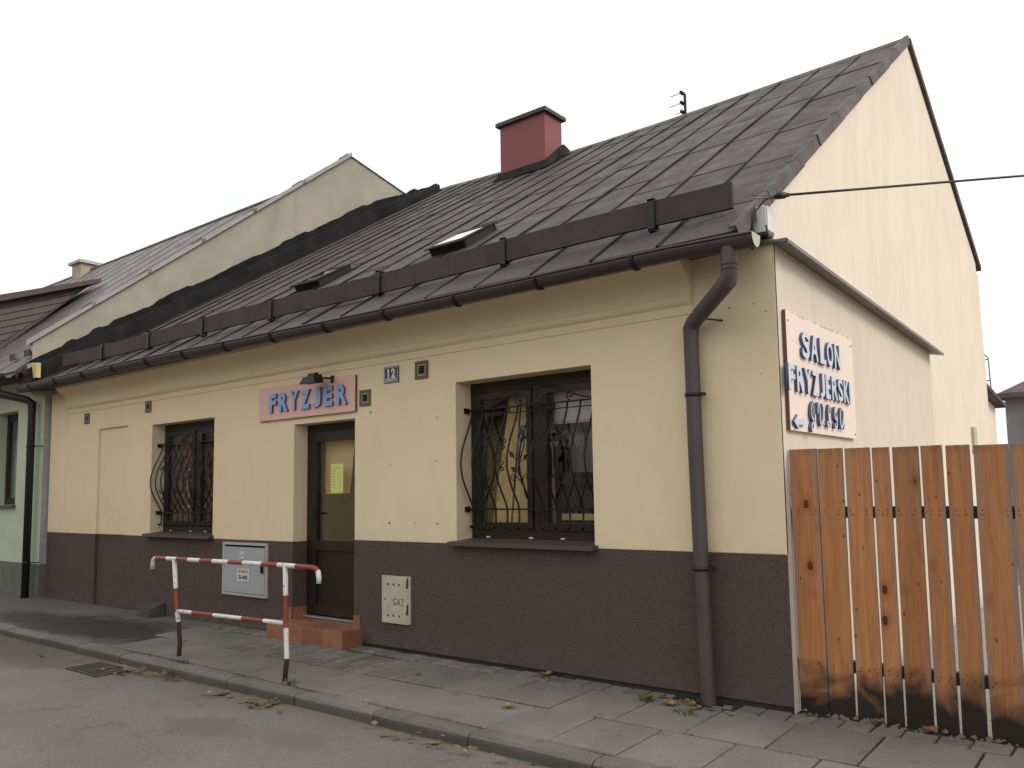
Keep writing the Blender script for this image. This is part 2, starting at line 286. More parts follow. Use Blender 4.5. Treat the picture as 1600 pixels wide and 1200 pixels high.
# ------------------------------------------------------------------ mesh helpers
OFF = {}
class MB:
    def __init__(s): s.v = []; s.f = []; s.mi = []; s.sm = []
    def face(s, pts, mi=0, sm=False):
        i = len(s.v); s.v += [Vector(p) for p in pts]; s.f.append(list(range(i, i+len(pts)))); s.mi.append(mi); s.sm.append(sm)
    def raw(s, vs, fs, mi=0, sm=False):
        i = len(s.v); s.v += [Vector(p) for p in vs]
        for f in fs: s.f.append([i+k for k in f]); s.mi.append(mi); s.sm.append(sm)
    def hexa(s, p, mi=0):
        """8 corners: bottom 4 ccw, top 4 ccw"""
        s.raw(p, [(3, 2, 1, 0), (4, 5, 6, 7), (0, 1, 5, 4), (1, 2, 6, 5), (2, 3, 7, 6), (3, 0, 4, 7)], mi)
    def box(s, a, b, mi=0, rot=None, c=None):
        x0, y0, z0 = a; x1, y1, z1 = b
        p = [Vector(q) for q in ((x0, y0, z0), (x1, y0, z0), (x1, y1, z0), (x0, y1, z0), (x0, y0, z1), (x1, y0, z1), (x1, y1, z1), (x0, y1, z1))]
        if rot is not None:
            cc = Vector(c) if c is not None else sum(p, Vector())/8
            p = [rot @ (q-cc)+cc for q in p]
        s.hexa(p, mi)
    def chamfer(s, a, b, ch=.008, mi=0, rot=None, c=None, jit=0):
        """box with a chamfered top"""
        x0, y0, z0 = a; x1, y1, z1 = b
        p = [Vector(q) for q in ((x0, y0, z0), (x1, y0, z0), (x1, y1, z0), (x0, y1, z0), (x0, y0, z1-ch), (x1, y0, z1-ch), (x1, y1, z1-ch), (x0, y1, z1-ch), (x0+ch, y0+ch, z1), (x1-ch, y0+ch, z1), (x1-ch, y1-ch, z1), (x0+ch, y1-ch, z1))]
        if jit: p = p[:8]+[q+Vector((0, 0, random.uniform(-jit, jit))) for q in p[8:]]
        if rot is not None:
            cc = Vector(c) if c is not None else sum(p, Vector())/len(p)
            p = [rot @ (q-cc)+cc for q in p]
        s.raw(p, [(3, 2, 1, 0), (0, 1, 5, 4), (1, 2, 6, 5), (2, 3, 7, 6), (3, 0, 4, 7), (4, 5, 9, 8), (5, 6, 10, 9), (6, 7, 11, 10), (7, 4, 8, 11), (8, 9, 10, 11)], mi)
    def tube(s, pts, r, n=8, mi=0, cap=True, sm=True, mis=None):
        pts = [Vector(p) for p in pts]; rs = r if isinstance(r, (list, tuple)) else [r]*len(pts)
        rings = []; prev = None
        for i, p in enumerate(pts):
            d = (pts[min(i+1, len(pts)-1)]-pts[max(i-1, 0)]).normalized()
            if prev is None:
                a = Vector((0, 0, 1)) if abs(d.z) < .9 else Vector((1, 0, 0)); u = d.cross(a).normalized()
            else:
                u = prev-d*prev.dot(d); u = u.normalized() if u.length > 1e-6 else d.orthogonal().normalized()
            prev = u; w = d.cross(u)
            k = 1.
            if 0 < i < len(pts)-1:
                c = (pts[i]-pts[i-1]).normalized().dot((pts[i+1]-pts[i]).normalized()); k = min(1.6, 1/max(.3, math.sqrt((1+c)/2)))
            rings.append([p+(u*math.cos(2*math.pi*j/n)+w*math.sin(2*math.pi*j/n))*rs[i]*(k if n > 4 else 1) for j in range(n)])
        b = len(s.v)
        for rg in rings: s.v += rg
        for i in range(len(rings)-1):
            for j in range(n):
                s.f.append([b+i*n+j, b+i*n+(j+1) % n, b+(i+1)*n+(j+1) % n, b+(i+1)*n+j]); s.mi.append(mis[i] if mis else mi); s.sm.append(sm)
        if cap:
            s.f.append([b+j for j in range(n)][::-1]); s.mi.append(mis[0] if mis else mi); s.sm.append(False)
            s.f.append([b+(len(rings)-1)*n+j for j in range(n)]); s.mi.append(mis[-1] if mis else mi); s.sm.append(False)
    def ribbon(s, path, prof, mi=0, closed=False, sm=False, capends=True):
        """sweep: path is a list of functions/points giving frame origin, prof list of offset Vectors per path point"""
        n = len(prof[0]); b = len(s.v)
        for o, pr in zip(path, prof): s.v += [Vector(o)+Vector(q) for q in pr]
        m_ = n if closed else n-1
        for i in range(len(path)-1):
            for j in range(m_):
                s.f.append([b+i*n+j, b+i*n+(j+1) % n, b+(i+1)*n+(j+1) % n, b+(i+1)*n+j]); s.mi.append(mi); s.sm.append(sm)
        if capends and closed:
            s.f.append([b+j for j in range(n)][::-1]); s.mi.append(mi); s.sm.append(False)
            s.f.append([b+(len(path)-1)*n+j for j in range(n)]); s.mi.append(mi); s.sm.append(False)
    def build(s, name, mats, parent=None, fix=True):
        off = OFF.get(parent, Vector()) if parent else Vector()
        me = bpy.data.meshes.new(name); me.from_pydata([v-off for v in s.v], [], s.f)
        for mm in (mats if isinstance(mats, (list, tuple)) else [mats]): me.materials.append(MT[mm])
        for p, i, sm in zip(me.polygons, s.mi, s.sm): p.material_index = i; p.use_smooth = sm
        me.validate(); me.update()
        o = bpy.data.objects.new(name, me); col.objects.link(o)
        if parent: o.parent = parent; OFF[o] = off
        return o
def tag(o, label=None, cat=None, group=None, kind=None):
    if label: o['label'] = label
    if cat: o['category'] = cat
    if group: o['group'] = group
    if kind: o['kind'] = kind
    return o
def thing(name, loc, label, cat, group=None):
    o = bpy.data.objects.new(name, None); col.objects.link(o); o.location = loc; o.empty_display_size = .2; OFF[o] = Vector(loc)
    return tag(o, label, cat, group)
def part(name, mat, parent, fn, *a, **k):
    b = MB(); fn(b, *a, **k); return b.build(name, mat, parent)
def pbox(name, mat, parent, a, b, **k):
    q = MB(); q.box(a, b, **k); return q.build(name, mat, parent)
def copy_tree(o, parent=None):
    c = o.copy(); col.objects.link(c)
    if parent: c.parent = parent
    for ch in list(o.children): copy_tree(ch, c)
    return c
def wall_grid(b, x0, x1, z0, z1, y, holes, zs_extra=(), mi=0):
    """front face at y with openings; hole = (x0,x1,z0,z1,depth,back)"""
    xs = sorted({x0, x1, *[min(max(h[0], x0), x1) for h in holes], *[min(max(h[1], x0), x1) for h in holes]})
    zs = sorted({z0, z1, *[min(max(h[2], z0), z1) for h in holes], *[min(max(h[3], z0), z1) for h in holes]})
    for i in range(len(xs)-1):
        for j in range(len(zs)-1):
            cx, cz = (xs[i]+xs[i+1])/2, (zs[j]+zs[j+1])/2
            hh = [h for h in holes if h[0] < cx < h[1] and h[2] < cz < h[3]]
            if not hh: b.face([(xs[i], y, zs[j]), (xs[i+1], y, zs[j]), (xs[i+1], y, zs[j+1]), (xs[i], y, zs[j+1])], mi)
            elif hh[0][5]:
                yy = y+hh[0][4]; b.face([(xs[i], yy, zs[j]), (xs[i+1], yy, zs[j]), (xs[i+1], yy, zs[j+1]), (xs[i], yy, zs[j+1])], mi)
    for h in holes:
        a0, a1, c0, c1, d, _ = h; c0c, c1c = max(c0, z0), min(c1, z1)
        if c1c <= c0c: continue
        b.face([(a0, y, c0c), (a0, y, c1c), (a0, y+d, c1c), (a0, y+d, c0c)], mi); b.face([(a1, y, c0c), (a1, y+d, c0c), (a1, y+d, c1c), (a1, y, c1c)], mi)
        if c1 <= z1: b.face([(a0, y, c1), (a1, y, c1), (a1, y+d, c1), (a0, y+d, c1)], mi)
        if c0 >= z0: b.face([(a0, y, c0), (a0, y+d, c0), (a1, y+d, c0), (a1, y, c0)], mi)
def norm_letter(ch, w, h, depth, bold, mats):
    me = letter_mesh(ch, 1., depth, bold, 0., 1., mats).copy()
    xs_ = [v.co.x for v in me.vertices]; ys_ = [v.co.y for v in me.vertices]; xa, xb_, ya, yb_ = min(xs_), max(xs_), min(ys_), max(ys_)
    for v in me.vertices: v.co.x = ((v.co.x-xa)/(xb_-xa)-.5)*w; v.co.y = (v.co.y-ya)/(yb_-ya)*h
    return me
_tcache = {}
def letter_mesh(ch, size, depth, bold=0., shear=0., xs=1., mats=('ink',), bevel=0.):
    key = (ch, size, depth, bold, shear, xs, mats)
    if key in _tcache: return _tcache[key]
    cu = bpy.data.curves.new('glyph', 'FONT'); cu.body = ch; cu.size = size; cu.extrude = depth/2; cu.offset = bold; cu.shear = shear; cu.align_x = 'CENTER'; cu.resolution_u = 3
    o = bpy.data.objects.new('glyph', cu); col.objects.link(o); bpy.context.view_layer.update()
    me = bpy.data.meshes.new_from_object(o.evaluated_get(bpy.context.evaluated_depsgraph_get()))
    bpy.data.objects.remove(o); bpy.data.curves.remove(cu)
    for v in me.vertices: v.co.x *= xs
    me.materials.clear()
    for mm in mats: me.materials.append(MT[mm])
    if len(mats) > 1:
        for p in me.polygons: p.material_index = 0 if abs(p.normal.z) > .7 else 1
    else:
        for p in me.polygons: p.material_index = 0
    _tcache[key] = me; return me
def letter(name, me, parent, pos, right, upv):
    """place a glyph mesh: its x along right, y along upv"""
    o = bpy.data.objects.new(name, me); col.objects.link(o)
    r_, u_ = Vector(right).normalized(), Vector(upv).normalized(); n_ = r_.cross(u_)
    mw = Matrix((r_, u_, n_)).transposed().to_4x4(); mw.translation = Vector(pos)-OFF.get(parent, Vector())
    o.parent = parent; o.matrix_local = mw; return o

# ------------------------------------------------------------------ the ground
def sheet(name, mat, x0, x1, y0, y1, zf, nx=1, ny=1):
    b = MB(); vs = []; fs = []
    for i in range(nx+1):
        for j in range(ny+1):
            x = x0+(x1-x0)*i/nx; y = y0+(y1-y0)*j/ny; vs.append((x, y, zf(x, y)))
    for i in range(nx):
        for j in range(ny): fs.append((i*(ny+1)+j, (i+1)*(ny+1)+j, (i+1)*(ny+1)+j+1, i*(ny+1)+j+1))
    b.raw(vs, fs, 0, True); o = b.build(name, mat); o['kind'] = 'structure'; return o
sheet('ground', 'ground', -500, 500, -500, 500, lambda x, y: -.26)
def road_z(x, y):
    return -.135+.012*mnoise.noise(Vector((x*.5, y*.7, 0)))-.02*max(0, 1-abs(y+1.7)/.5)*.5
sheet('road', 'asphalt', -60, 60, -11.2, -1.5, road_z, 160, 26)
def zt(y): return y*.04/1.45
pav = sheet('pavement', 'soil', -60, 60, -1.5, .12, lambda x, y: zt(y)-.022)
sheet('asphalt_path', 'asphalt_path', -60, -6.9, -1.46, -.001, lambda x, y: zt(y)-.010+.012*mnoise.noise(Vector((x*1.3, y*1.7, 3))), 120, 6)
sheet('yard', 'gravel', .14, 14, .13, 14, lambda x, y: -.02)
def slab(x0, x1, y0, y1, dz=0, rz=0, tx=0, ty=0, mat='slab', name='paving_slab', g=.008, ch=.008):
    cx, cy = (x0+x1)/2, (y0+y1)/2; z = zt(cy)+dz
    rot = Matrix.Rotation(R(rz), 3, 'Z') @ Matrix.Rotation(math.atan(.04/1.45)+R(tx), 3, 'X') @ Matrix.Rotation(R(ty), 3, 'Y')
    b = MB(); b.chamfer((x0+g, y0+g, z-.06), (x1-g, y1-g, z), ch, rot=rot, c=(cx, cy, z), jit=.001)
    return b.build(name, mat, pav)
U = random.uniform
x = 2.85+5*.548
while x > -3.6:     # row by the wall
    w = .548; slab(x-w, x, -.83, -.205, U(-.004, .004), U(-.5, .5), U(-.4, .4), U(-.5, .5)); x -= w
x = 2.55+5*.522
while x > -3.3:     # row by the kerb
    w = .522; slab(x-w, x, -1.445, -.84, U(-.004, .003), U(-.5, .5), U(-.4, .4), U(-.5, .5)); x -= w
xb = x
for w, rz in ((.80, 1.5), (.86, -1.2), (.82, .8), (.84, -.6), (.78, .5)):
    if xb-w < -7.7: break
    slab(xb-w, xb, -1.43, -.85, U(-.008, .004), rz, U(-.8, .6), U(-.8, .8)); xb -= w
for x0, x1 in ((-6.55, -5.72), (-7.24, -6.56)): slab(x0, x1, -.84, -.24, U(-.006, .003), U(-.8, .8), U(-.6, .6), U(-.6, .6))
x = -5.70           # narrow setts before the step
while x < -3.62:
    y = -.835
    while y < -.28:
        ln = .19
        slab(x, x+.105, y, y+ln, U(-.004, .003), U(-1, 1), 0, 0, 'sett', 'sett', .004, .008); y += ln
    x += .106
x = 5.2
while x > -7.2:     # sett strip along the wall
    w = U(.17, .22)
    if not (-5.85 < x-w/2 < -4.5 or -.88 < x-w/2 < -.40): slab(x-w, x, -.195, -.012, U(-.006, .003), U(-1.5, 1.5), 0, 0, 'sett', 'sett', .005, .01)
    x -= w
x = 6.1
while x > -16:      # kerb
    w = U(.93, 1.0); rot = Matrix.Rotation(R(U(-.35, .35)), 3, 'Z')
    b = MB(); z1 = zt(-1.52)+U(-.008, .006); cx = x-w/2
    pr = [(0, -1.462, -.3), (0, -1.602, -.3), (0, -1.596, z1-.03), (0, -1.575, z1-.006), (0, -1.555, z1), (0, -1.462, z1+.002)]
    ps = [[Vector(q)+Vector((0, U(-.003, .003), U(-.002, .002))) for q in pr] for _ in range(5)]
    b.ribbon([(x-.007-(w-.014)*i/4, 0, 0) for i in range(5)], [[q+Vector((0, 0, -.008 if k in (0, 4) and j > 2 else 0)) for j, q in enumerate(p_)] for k, p_ in enumerate(ps)], closed=True)
    b.build('kerb_stone', 'kerb', pav); x -= w

# ------------------------------------------------------------------ the hairdresser's house
H = thing('corner_house', (-6, 0, 0), 'low cream plastered house with brown plinth, dark sheet roof and tall side gable', 'house')
X0, X1, ZE = -12.32, 0., 3.40
WIN1 = (-9.0, -7.42, 1.075, 2.59); WIN2 = (-3.197, -1.63, 1.105, 2.633); DOOR = (-5.745, -4.675, .20, 2.385); NICHE = (-10.62, -9.70, -.3, 2.63)
h1 = WIN1+(.19, False); h2 = WIN2+(.22, False); hd = DOOR[:2]+(-.3, DOOR[3], .19, False); hn = NICHE+(.035, True)
b = MB()
wall_grid(b, X0, DOOR[0]-.0, 1.04, ZE, 0, [h1, hn]); wall_grid(b, DOOR[0], DOOR[1], DOOR[3], ZE, 0, []); wall_grid(b, DOOR[1], X1, 1.085, ZE, 0, [h2])
for xx, z0 in ((DOOR[0], 1.04), (DOOR[1], 1.085)): b.face([(xx, 0, z0), (xx, .19, z0), (xx, .19, DOOR[3]), (xx, 0, DOOR[3])])
b.face([(DOOR[0], 0, DOOR[3]), (DOOR[1], 0, DOOR[3]), (DOOR[1], .19, DOOR[3]), (DOOR[0], .19, DOOR[3])])
b.build('front_wall', 'plaster', H)
b = MB()
wall_grid(b, X0, DOOR[0]+.002, -.3, 1.04, -.005, [hn[:4]+(.038, True)]); wall_grid(b, DOOR[1]-.002, X1+.004, .028, 1.085, -.005, [])
b.face([(X0, -.005, 1.04), (DOOR[0], -.005, 1.04), (DOOR[0], .01, 1.04), (X0, .01, 1.04)]); b.face([(DOOR[1], -.005, 1.085), (X1, -.005, 1.085), (X1, .01, 1.085), (DOOR[1], .01, 1.085)])
for xx, z1 in ((DOOR[0]+.002, 1.04), (DOOR[1]-.002, 1.085)): b.face([(xx, -.005, -.2), (xx, .19, -.2), (xx, .19, z1), (xx, -.005, z1)])
b.build('plinth', 'plinth', H)
pbox('base_gap_shade', 'dark_stone', H, (DOOR[1], .03, -.3), (-.02, .05, .06))  # dark strip set back under the plinth, shade of the gap put into its colour
for x0, x1, z0, z1 in ((X0, -11.70, 1.04, 3.36), (-.655, X1, 1.085, 3.36)):   # plain end strips without cornice
    pbox('pilaster', 'plaster', H, (x0+.002, -.004, z0+.004), (x1, .02, z1))
# cornice
prof0 = [(.005, 2.925), (-.010, 2.932), (-.012, 3.00), (-.030, 3.012), (-.052, 3.035), (-.058, 3.062), (-.040, 3.085), (-.048, 3.13), (-.075, 3.19), (-.12, 3.245), (-.175, 3.285), (-.215, 3.31), (-.22, 3.36), (-.22, 3.42), (.005, 3.42)]
b = MB(); path = []; pr = []
for i in range(49):
    xx = -11.68+(11.68-.665)*i/48; path.append((xx, 0, 0))
    w = .010*mnoise.noise(Vector((xx*.9, 0, 5)))
    pr.append([Vector((0, p[0], p[1]+(w if 2 < k < 11 else 0))) for k, p in enumerate(prof0)])
b.ribbon(path, pr, closed=True, sm=True); o = b.build('cornice', 'plaster', H)
for p in o.data.polygons: p.use_smooth = len(p.vertices) == 4
md = o.modifiers.new('split', 'EDGE_SPLIT'); md.split_angle = R(40)
# gable: upper wall, thickened lower wall with ledge
YG = 9.25
apex = (5.15, 7.20)
def roofz(y): return 3.33+(y+.38)*(7.26-3.33)/(5.18+.38)
b = MB(); gx = -.10
poly = [(.07, -.2), (.07, roofz(.07)-.02), (apex[0], apex[1]), (9.05, 5.16), (9.1, 5.0), (9.25, 5.0), (9.55, -.2)]
b.face([(gx, y, z) for y, z in poly]); b.face([(gx-.3, y, z) for y, z in reversed(poly)])
for i in range(len(poly)):
    (ya, za), (yb, zb) = poly[i], poly[(i+1) % len(poly)]; b.face([(gx, ya, za), (gx-.3, ya, za), (gx-.3, yb, zb), (gx, yb, zb)])
b.build('gable_wall', 'gable_plaster', H)
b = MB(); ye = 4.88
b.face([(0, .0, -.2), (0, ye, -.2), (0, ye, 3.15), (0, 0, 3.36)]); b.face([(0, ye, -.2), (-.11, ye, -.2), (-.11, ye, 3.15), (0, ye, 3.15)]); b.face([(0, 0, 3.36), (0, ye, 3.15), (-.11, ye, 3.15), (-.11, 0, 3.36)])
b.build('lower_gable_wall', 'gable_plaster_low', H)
b = MB(); b.hexa([(-.12, -.06, 3.375), (.125, -.06, 3.335), (.125, 5.02, 3.125), (-.12, 5.02, 3.165), (-.12, -.06, 3.395), (.125, -.06, 3.352), (.125, 5.02, 3.142), (-.12, 5.02, 3.185)]); b.box((.119, -.06, 3.30), (.127, -.058, 3.34))
b.hexa([(.119, -.06, 3.328), (.129, -.06, 3.328), (.129, 5.02, 3.118), (.119, 5.02, 3.118), (.119, -.06, 3.356), (.129, -.06, 3.356), (.129, 5.02, 3.146), (.119, 5.02, 3.146)])
b.hexa([(-.66, -.055, 3.362), (.118, -.055, 3.350), (.118, .0, 3.350), (-.66, .0, 3.362), (-.66, -.055, 3.376), (.118, -.055, 3.366), (.118, .0, 3.366), (-.66, .0, 3.376)])
b.build('ledge_cap', 'ledge_metal', H)
pbox('wall_box', 'cream_metal', H, (-.1, 7.75, 2.05), (-.06, 7.98, 2.42))
# rear extension
b = MB(); b.hexa([(-4, 9.3, -.2), (-.28, 9.3, -.2), (-.28, 11.25, -.2), (-4, 11.25, -.2), (-4, 9.3, 3.2), (-.28, 9.3, 3.2), (-.28, 11.25, 2.98), (-4, 11.25, 2.98)]); b.build('rear_wall', 'gable_plaster', H)
b = MB(); b.hexa([(-4.1, 9.25, 3.21), (-.12, 9.25, 3.21), (-.12, 11.4, 2.97), (-4.1, 11.4, 2.97), (-4.1, 9.25, 3.27), (-.12, 9.25, 3.27), (-.12, 11.4, 3.03), (-4.1, 11.4, 3.03)]); b.build('rear_roof', 'verge_metal', H)
# back walls so that the house is closed
b = MB(); b.face([(-12.3, 9.2, -.2), (-.1, 9.2, -.2), (-.1, 9.2, 5.0), (-12.3, 9.2, 5.0)]); b.build('back_wall', 'gable_plaster', H)

# roof surface: u along the eaves from right to left, v up the slope; the left side follows the skewed party wall
def RP(u, v, h=0.):
    xe = -.09-12.21*u; xr = xe+3.55*u**1.5
    e = Vector((xe, -.38, 3.405+.035*u)); sag = -.085*math.sin(math.pi*min(1, u*1.05))
    r_ = Vector((xr, 5.18+.33*u, 7.255+.23*u+sag))
    p = e.lerp(r_, v); p.z += .015*math.sin(9*u+2*v)*math.sin(math.pi*v)
    if h:
        d = (r_-e).normalized(); n_ = Vector((1, 0, 0)).cross(d).normalized(); p = p+n_*h
    return p
front = None
b = MB(); NU, NV = 24, 6
vs = [RP(i/NU, j/NV, -.03) for i in range(NU+1) for j in range(NV+1)]
b.raw(vs, [(i*(NV+1)+j, i*(NV+1)+j+1, (i+1)*(NV+1)+j+1, (i+1)*(NV+1)+j) for i in range(NU) for j in range(NV)])
front = b.build('roof', 'roof_felt', H)
# rear slope
b = MB(); vs = []
for i in range(13):
    u = i/12; p = RP(u, 1, -.02); vs += [p, Vector((min(p.x, -.02), 9.15, 5.12))]
b.raw(vs, [(2*i, 2*i+1, 2*i+3, 2*i+2) for i in range(12)]); b.build('rear_slope', 'roof_sheet', H)
b = MB(); b.hexa([(-.35, 5.2, 7.18), (-.055, 5.2, 7.18), (-.055, 9.3, 5.07), (-.35, 9.3, 5.07), (-.35, 5.2, 7.27), (-.055, 5.2, 7.27), (-.055, 9.3, 5.16), (-.35, 9.3, 5.16)]); b.build('rear_verge', 'verge_metal', H)
NS = 20
for k in range(NS):
    ua, ub = k/NS, (k+1)/NS
    v = -.012; off = random.uniform(0, .14)
    brk = [v]; q = off+.05
    while q < .93: brk.append(q+U(-.012, .012)); q += U(.155, .2)
    brk.append(1.)
    for j in range(len(brk)-1):
        va, vb = brk[j], min(1, brk[j+1]+.008)
        h0, h1_ = .009+U(-.002, .002), .003
        p = [RP(ua, va, h0-.006), RP(ub, va, h0-.006), RP(ub, vb, h1_-.006), RP(ua, vb, h1_-.006), RP(ua, va, h0), RP(ub, va, h0+U(-.001, .002)), RP(ub, vb, h1_), RP(ua, vb, h1_)]
        b = MB(); b.hexa([p[1], p[0], p[3], p[2], p[5], p[4], p[7], p[6]]); b.build('roof_sheet', 'roof_sheet', front)
for k in range(1, NS):
    b = MB(); u = k/NS; n = 9; path = []; pr = []
    for j in range(n):
        v = -.012+1.010*j/(n-1); uu = u+.0011*math.sin(9*v+k*1.7); c = RP(uu, v, .008); a = RP(uu+.0010, v, .008)-c; hh = RP(uu, v, .021+.005*math.sin(11*v+k))-c
        path.append(c); pr.append([-a, -a*.7+hh, a*.7+hh, a])
    b.ribbon(path, pr); b.build('seam', 'roof_felt', front)
# ridge cap and eave flashing
b = MB(); path = []; pr = []
for i in range(25):
    u = i/24*.985; p = RP(u, 1); path.append(p); pr.append([Vector((0, -.13, -.085)), Vector((0, -.125, -.07)), Vector((0, 0, .035)), Vector((0, .12, -.04))])
b.ribbon(path, pr); b.build('ridge_cap', 'verge_metal', H)
b = MB(); path = []; pr = []
for i in range(25):
    u = i/24; p = RP(u, -.012, .0); path.append(p); pr.append([Vector((0, .03, -.005)), Vector((0, -.012, -.004)), Vector((0, -.014, -.075)), Vector((0, .03, -.085))])
b.ribbon(path, pr, closed=True); b.build('eave_flashing', 'black_metal', H)
b = MB(); b.face([(-12.3, -.36, 3.34), (-.05, -.36, 3.34), (-.05, .02, 3.36), (-12.3, .02, 3.36)]); b.build('soffit', 'guard_wood', H)
# right-hand verge in overlapping cap pieces
for k in range(9):
    va, vb = k/9-.015, (k+1)/9+.012
    b = MB(); path = []; pr = []
    for v, hh in ((va, .012), (vb, .006)):
        p = RP(0, min(v, 1.005), .018+hh); p.x = -.075+.010*math.sin(k*2.3)*.6
        path.append(p); up_ = Vector((0, -.575, .818)); pr.append([Vector((-.06, 0, 0)), Vector((-.055, 0, 0))+up_*.018, Vector((-.0, 0, 0))+up_*.022, Vector((.012, 0, 0))-up_*.085, Vector((0, 0, 0))-up_*.09, Vector((-.01, 0, 0))+up_*.01])
    b.ribbon(path, pr, closed=True); b.build('verge_cap', 'verge_metal', H)
# snow guard plank on brackets
gz = lambda x: 3.405+.035*(-x/12.24)+(.30)*.69
b = MB(); path = []; pr = []
for i in range(13):
    x_ = -.27-11.5*i/12; path.append((x_, -.085, gz(x_)+.055+.012*math.sin(i*1.1))); pr.append([Vector((0, .0, 0)), Vector((0, .035, 0)), Vector((0, .035, .205)), Vector((0, 0, .205))])
b.ribbon(path, pr, closed=True); sg = b.build('snow_guard', 'guard_wood', H)
for x_ in (-.95, -2.5, -4.2, -6.1, -7.6, -9.0, -10.4):
    b = MB(); z = gz(x_)+.02
    b.box((x_-.03, -.110, z), (x_+.03, -.094, z+.26)); b.box((x_-.03, -.110, z+.245), (x_+.03, -.03, z+.26)); b.box((x_-.03, -.110, z-.005), (x_+.03, .10, z+.012))
    b.box((x_-.03, -.045, z+.01), (x_+.03, -.03, z+.25)); b.build('guard_bracket', 'black_metal', sg)
# chimney
C_ = MB(); C_.box((-6.47, 4.72, 6.6), (-5.52, 5.20, 7.83)); ch = C_.build('chimney', 'red_metal', H)
b = MB(); b.chamfer((-6.53, 4.66, 7.82), (-5.46, 5.26, 7.90), .02); b.build('chimney_cap', 'verge_metal', ch)
b = MB(); b.hexa([(-6.56, 4.60, 6.82), (-5.43, 4.60, 6.82), (-5.43, 5.32, 7.32), (-6.56, 5.32, 7.32), (-6.50, 4.70, 6.99), (-5.49, 4.70, 6.99), (-5.49, 5.22, 7.42), (-6.50, 5.22, 7.42)]); b.build('chimney_flashing', 'roof_felt', ch)
# skylights
def uof(x): return (-.09-x)/12.21
for (xa, xb_, va, vb) in ((-4.66, -4.08, .240, .325), (-7.42, -6.86, .235, .312)):
    ua, ub = uof(xb_), uof(xa)
    def q(u, v, h): return RP(u, v, h)
    b = MB(); t = .022; tv = .014
    for (a0, a1, c0, c1) in ((ua, ua+.006, va, vb), (ub-.006, ub, va, vb), (ua, ub, va, va+tv), (ua, ub, vb-tv, vb)):
        b.hexa([q(a1, c0, 0), q(a0, c0, 0), q(a0, c1, 0), q(a1, c1, 0), q(a1, c0, .10), q(a0, c0, .10), q(a0, c1, .075), q(a1, c1, .075)])
    sk = b.build('skylight', 'black_metal', H)
    b = MB(); b.hexa([q(ub+.002, va-.008, .103), q(ua-.002, va-.008, .103), q(ua-.002, vb+.004, .078), q(ub+.002, vb+.004, .078), q(ub+.002, va-.008, .116), q(ua-.002, va-.008, .116), q(ua-.002, vb+.004, .090), q(ub+.002, vb+.004, .090)]); b.build('skylight_frame', 'roof_felt', sk)
    b = MB(); b.face([q(ub-.005, va+.006, .119), q(ua+.005, va+.006, .119), q(ua+.005, vb-.01, .094), q(ub-.005, vb-.01, .094)]); b.build('pane', 'skylight_glass', sk)
# gutter
gp = [(-12.42, 3.395), (-11.2, 3.405), (-9.5, 3.405), (-8.0, 3.392), (-6.0, 3.362), (-4.5, 3.342), (-3.0, 3.332), (-1.6, 3.33), (-.6, 3.325), (.05, 3.305)]
def gutz(x):
    for (xa, za), (xb_, zb) in zip(gp, gp[1:]):
        if xa <= x <= xb_: return za+(zb-za)*(x-xa)/(xb_-xa)
    return gp[0][1] if x < gp[0][0] else gp[-1][1]
b = MB(); path = []; pr = []
for i in range(41):
    x_ = -12.42+12.47*i/40; path.append((x_, -.455, gutz(x_)))
    outer = [Vector((0, -.072*math.cos(a), -.088*math.sin(a))) for a in [math.pi*k/10 for k in range(11)]]
    inner = [Vector((0, -.068*math.cos(a), -.083*math.sin(a))) for a in [math.pi*k/10 for k in range(10, -1, -1)]]
    pr.append(outer+inner)
b.ribbon(path, pr, closed=True, sm=True); gut = b.build('gutter', 'brown_metal', H)
for p in gut.data.polygons: p.use_smooth = len(p.vertices) == 4
b = MB(); b.tube([(-12.42+12.47*i/40, -.529, gutz(-12.42+12.47*i/40)+.002) for i in range(41)], .009, 8); b.build('gutter_lip', 'pipe_brown', gut)
b = MB(); b.face([(.052, -.455-.074*math.cos(a), gutz(.05)+.006-.095*math.sin(a)) for a in [math.pi*k/12 for k in range(13)]]); b.face([(.046, -.455-.074*math.cos(a), gutz(.05)+.006-.095*math.sin(a)) for a in [math.pi*k/12 for k in range(12, -1, -1)]]); b.build('gutter_end_cap', 'cream_metal', gut)
x_ = -.9
while x_ > -12.2:
    b = MB(); path = []; pr = []
    for a in [math.pi*k/10 for k in range(11)]:
        path.append((x_, -.455-.076*math.cos(a), gutz(x_)-.093*math.sin(a))); d = Vector((0, -.010*math.cos(a), -.010*math.sin(a))); pr.append([Vector((-.014, 0, 0)), Vector((-.014, 0, 0))+d, Vector((.014, 0, 0))+d, Vector((.014, 0, 0))])
    b.ribbon(path, pr, closed=True); b.build('gutter_bracket', 'black_metal', gut); x_ -= .92
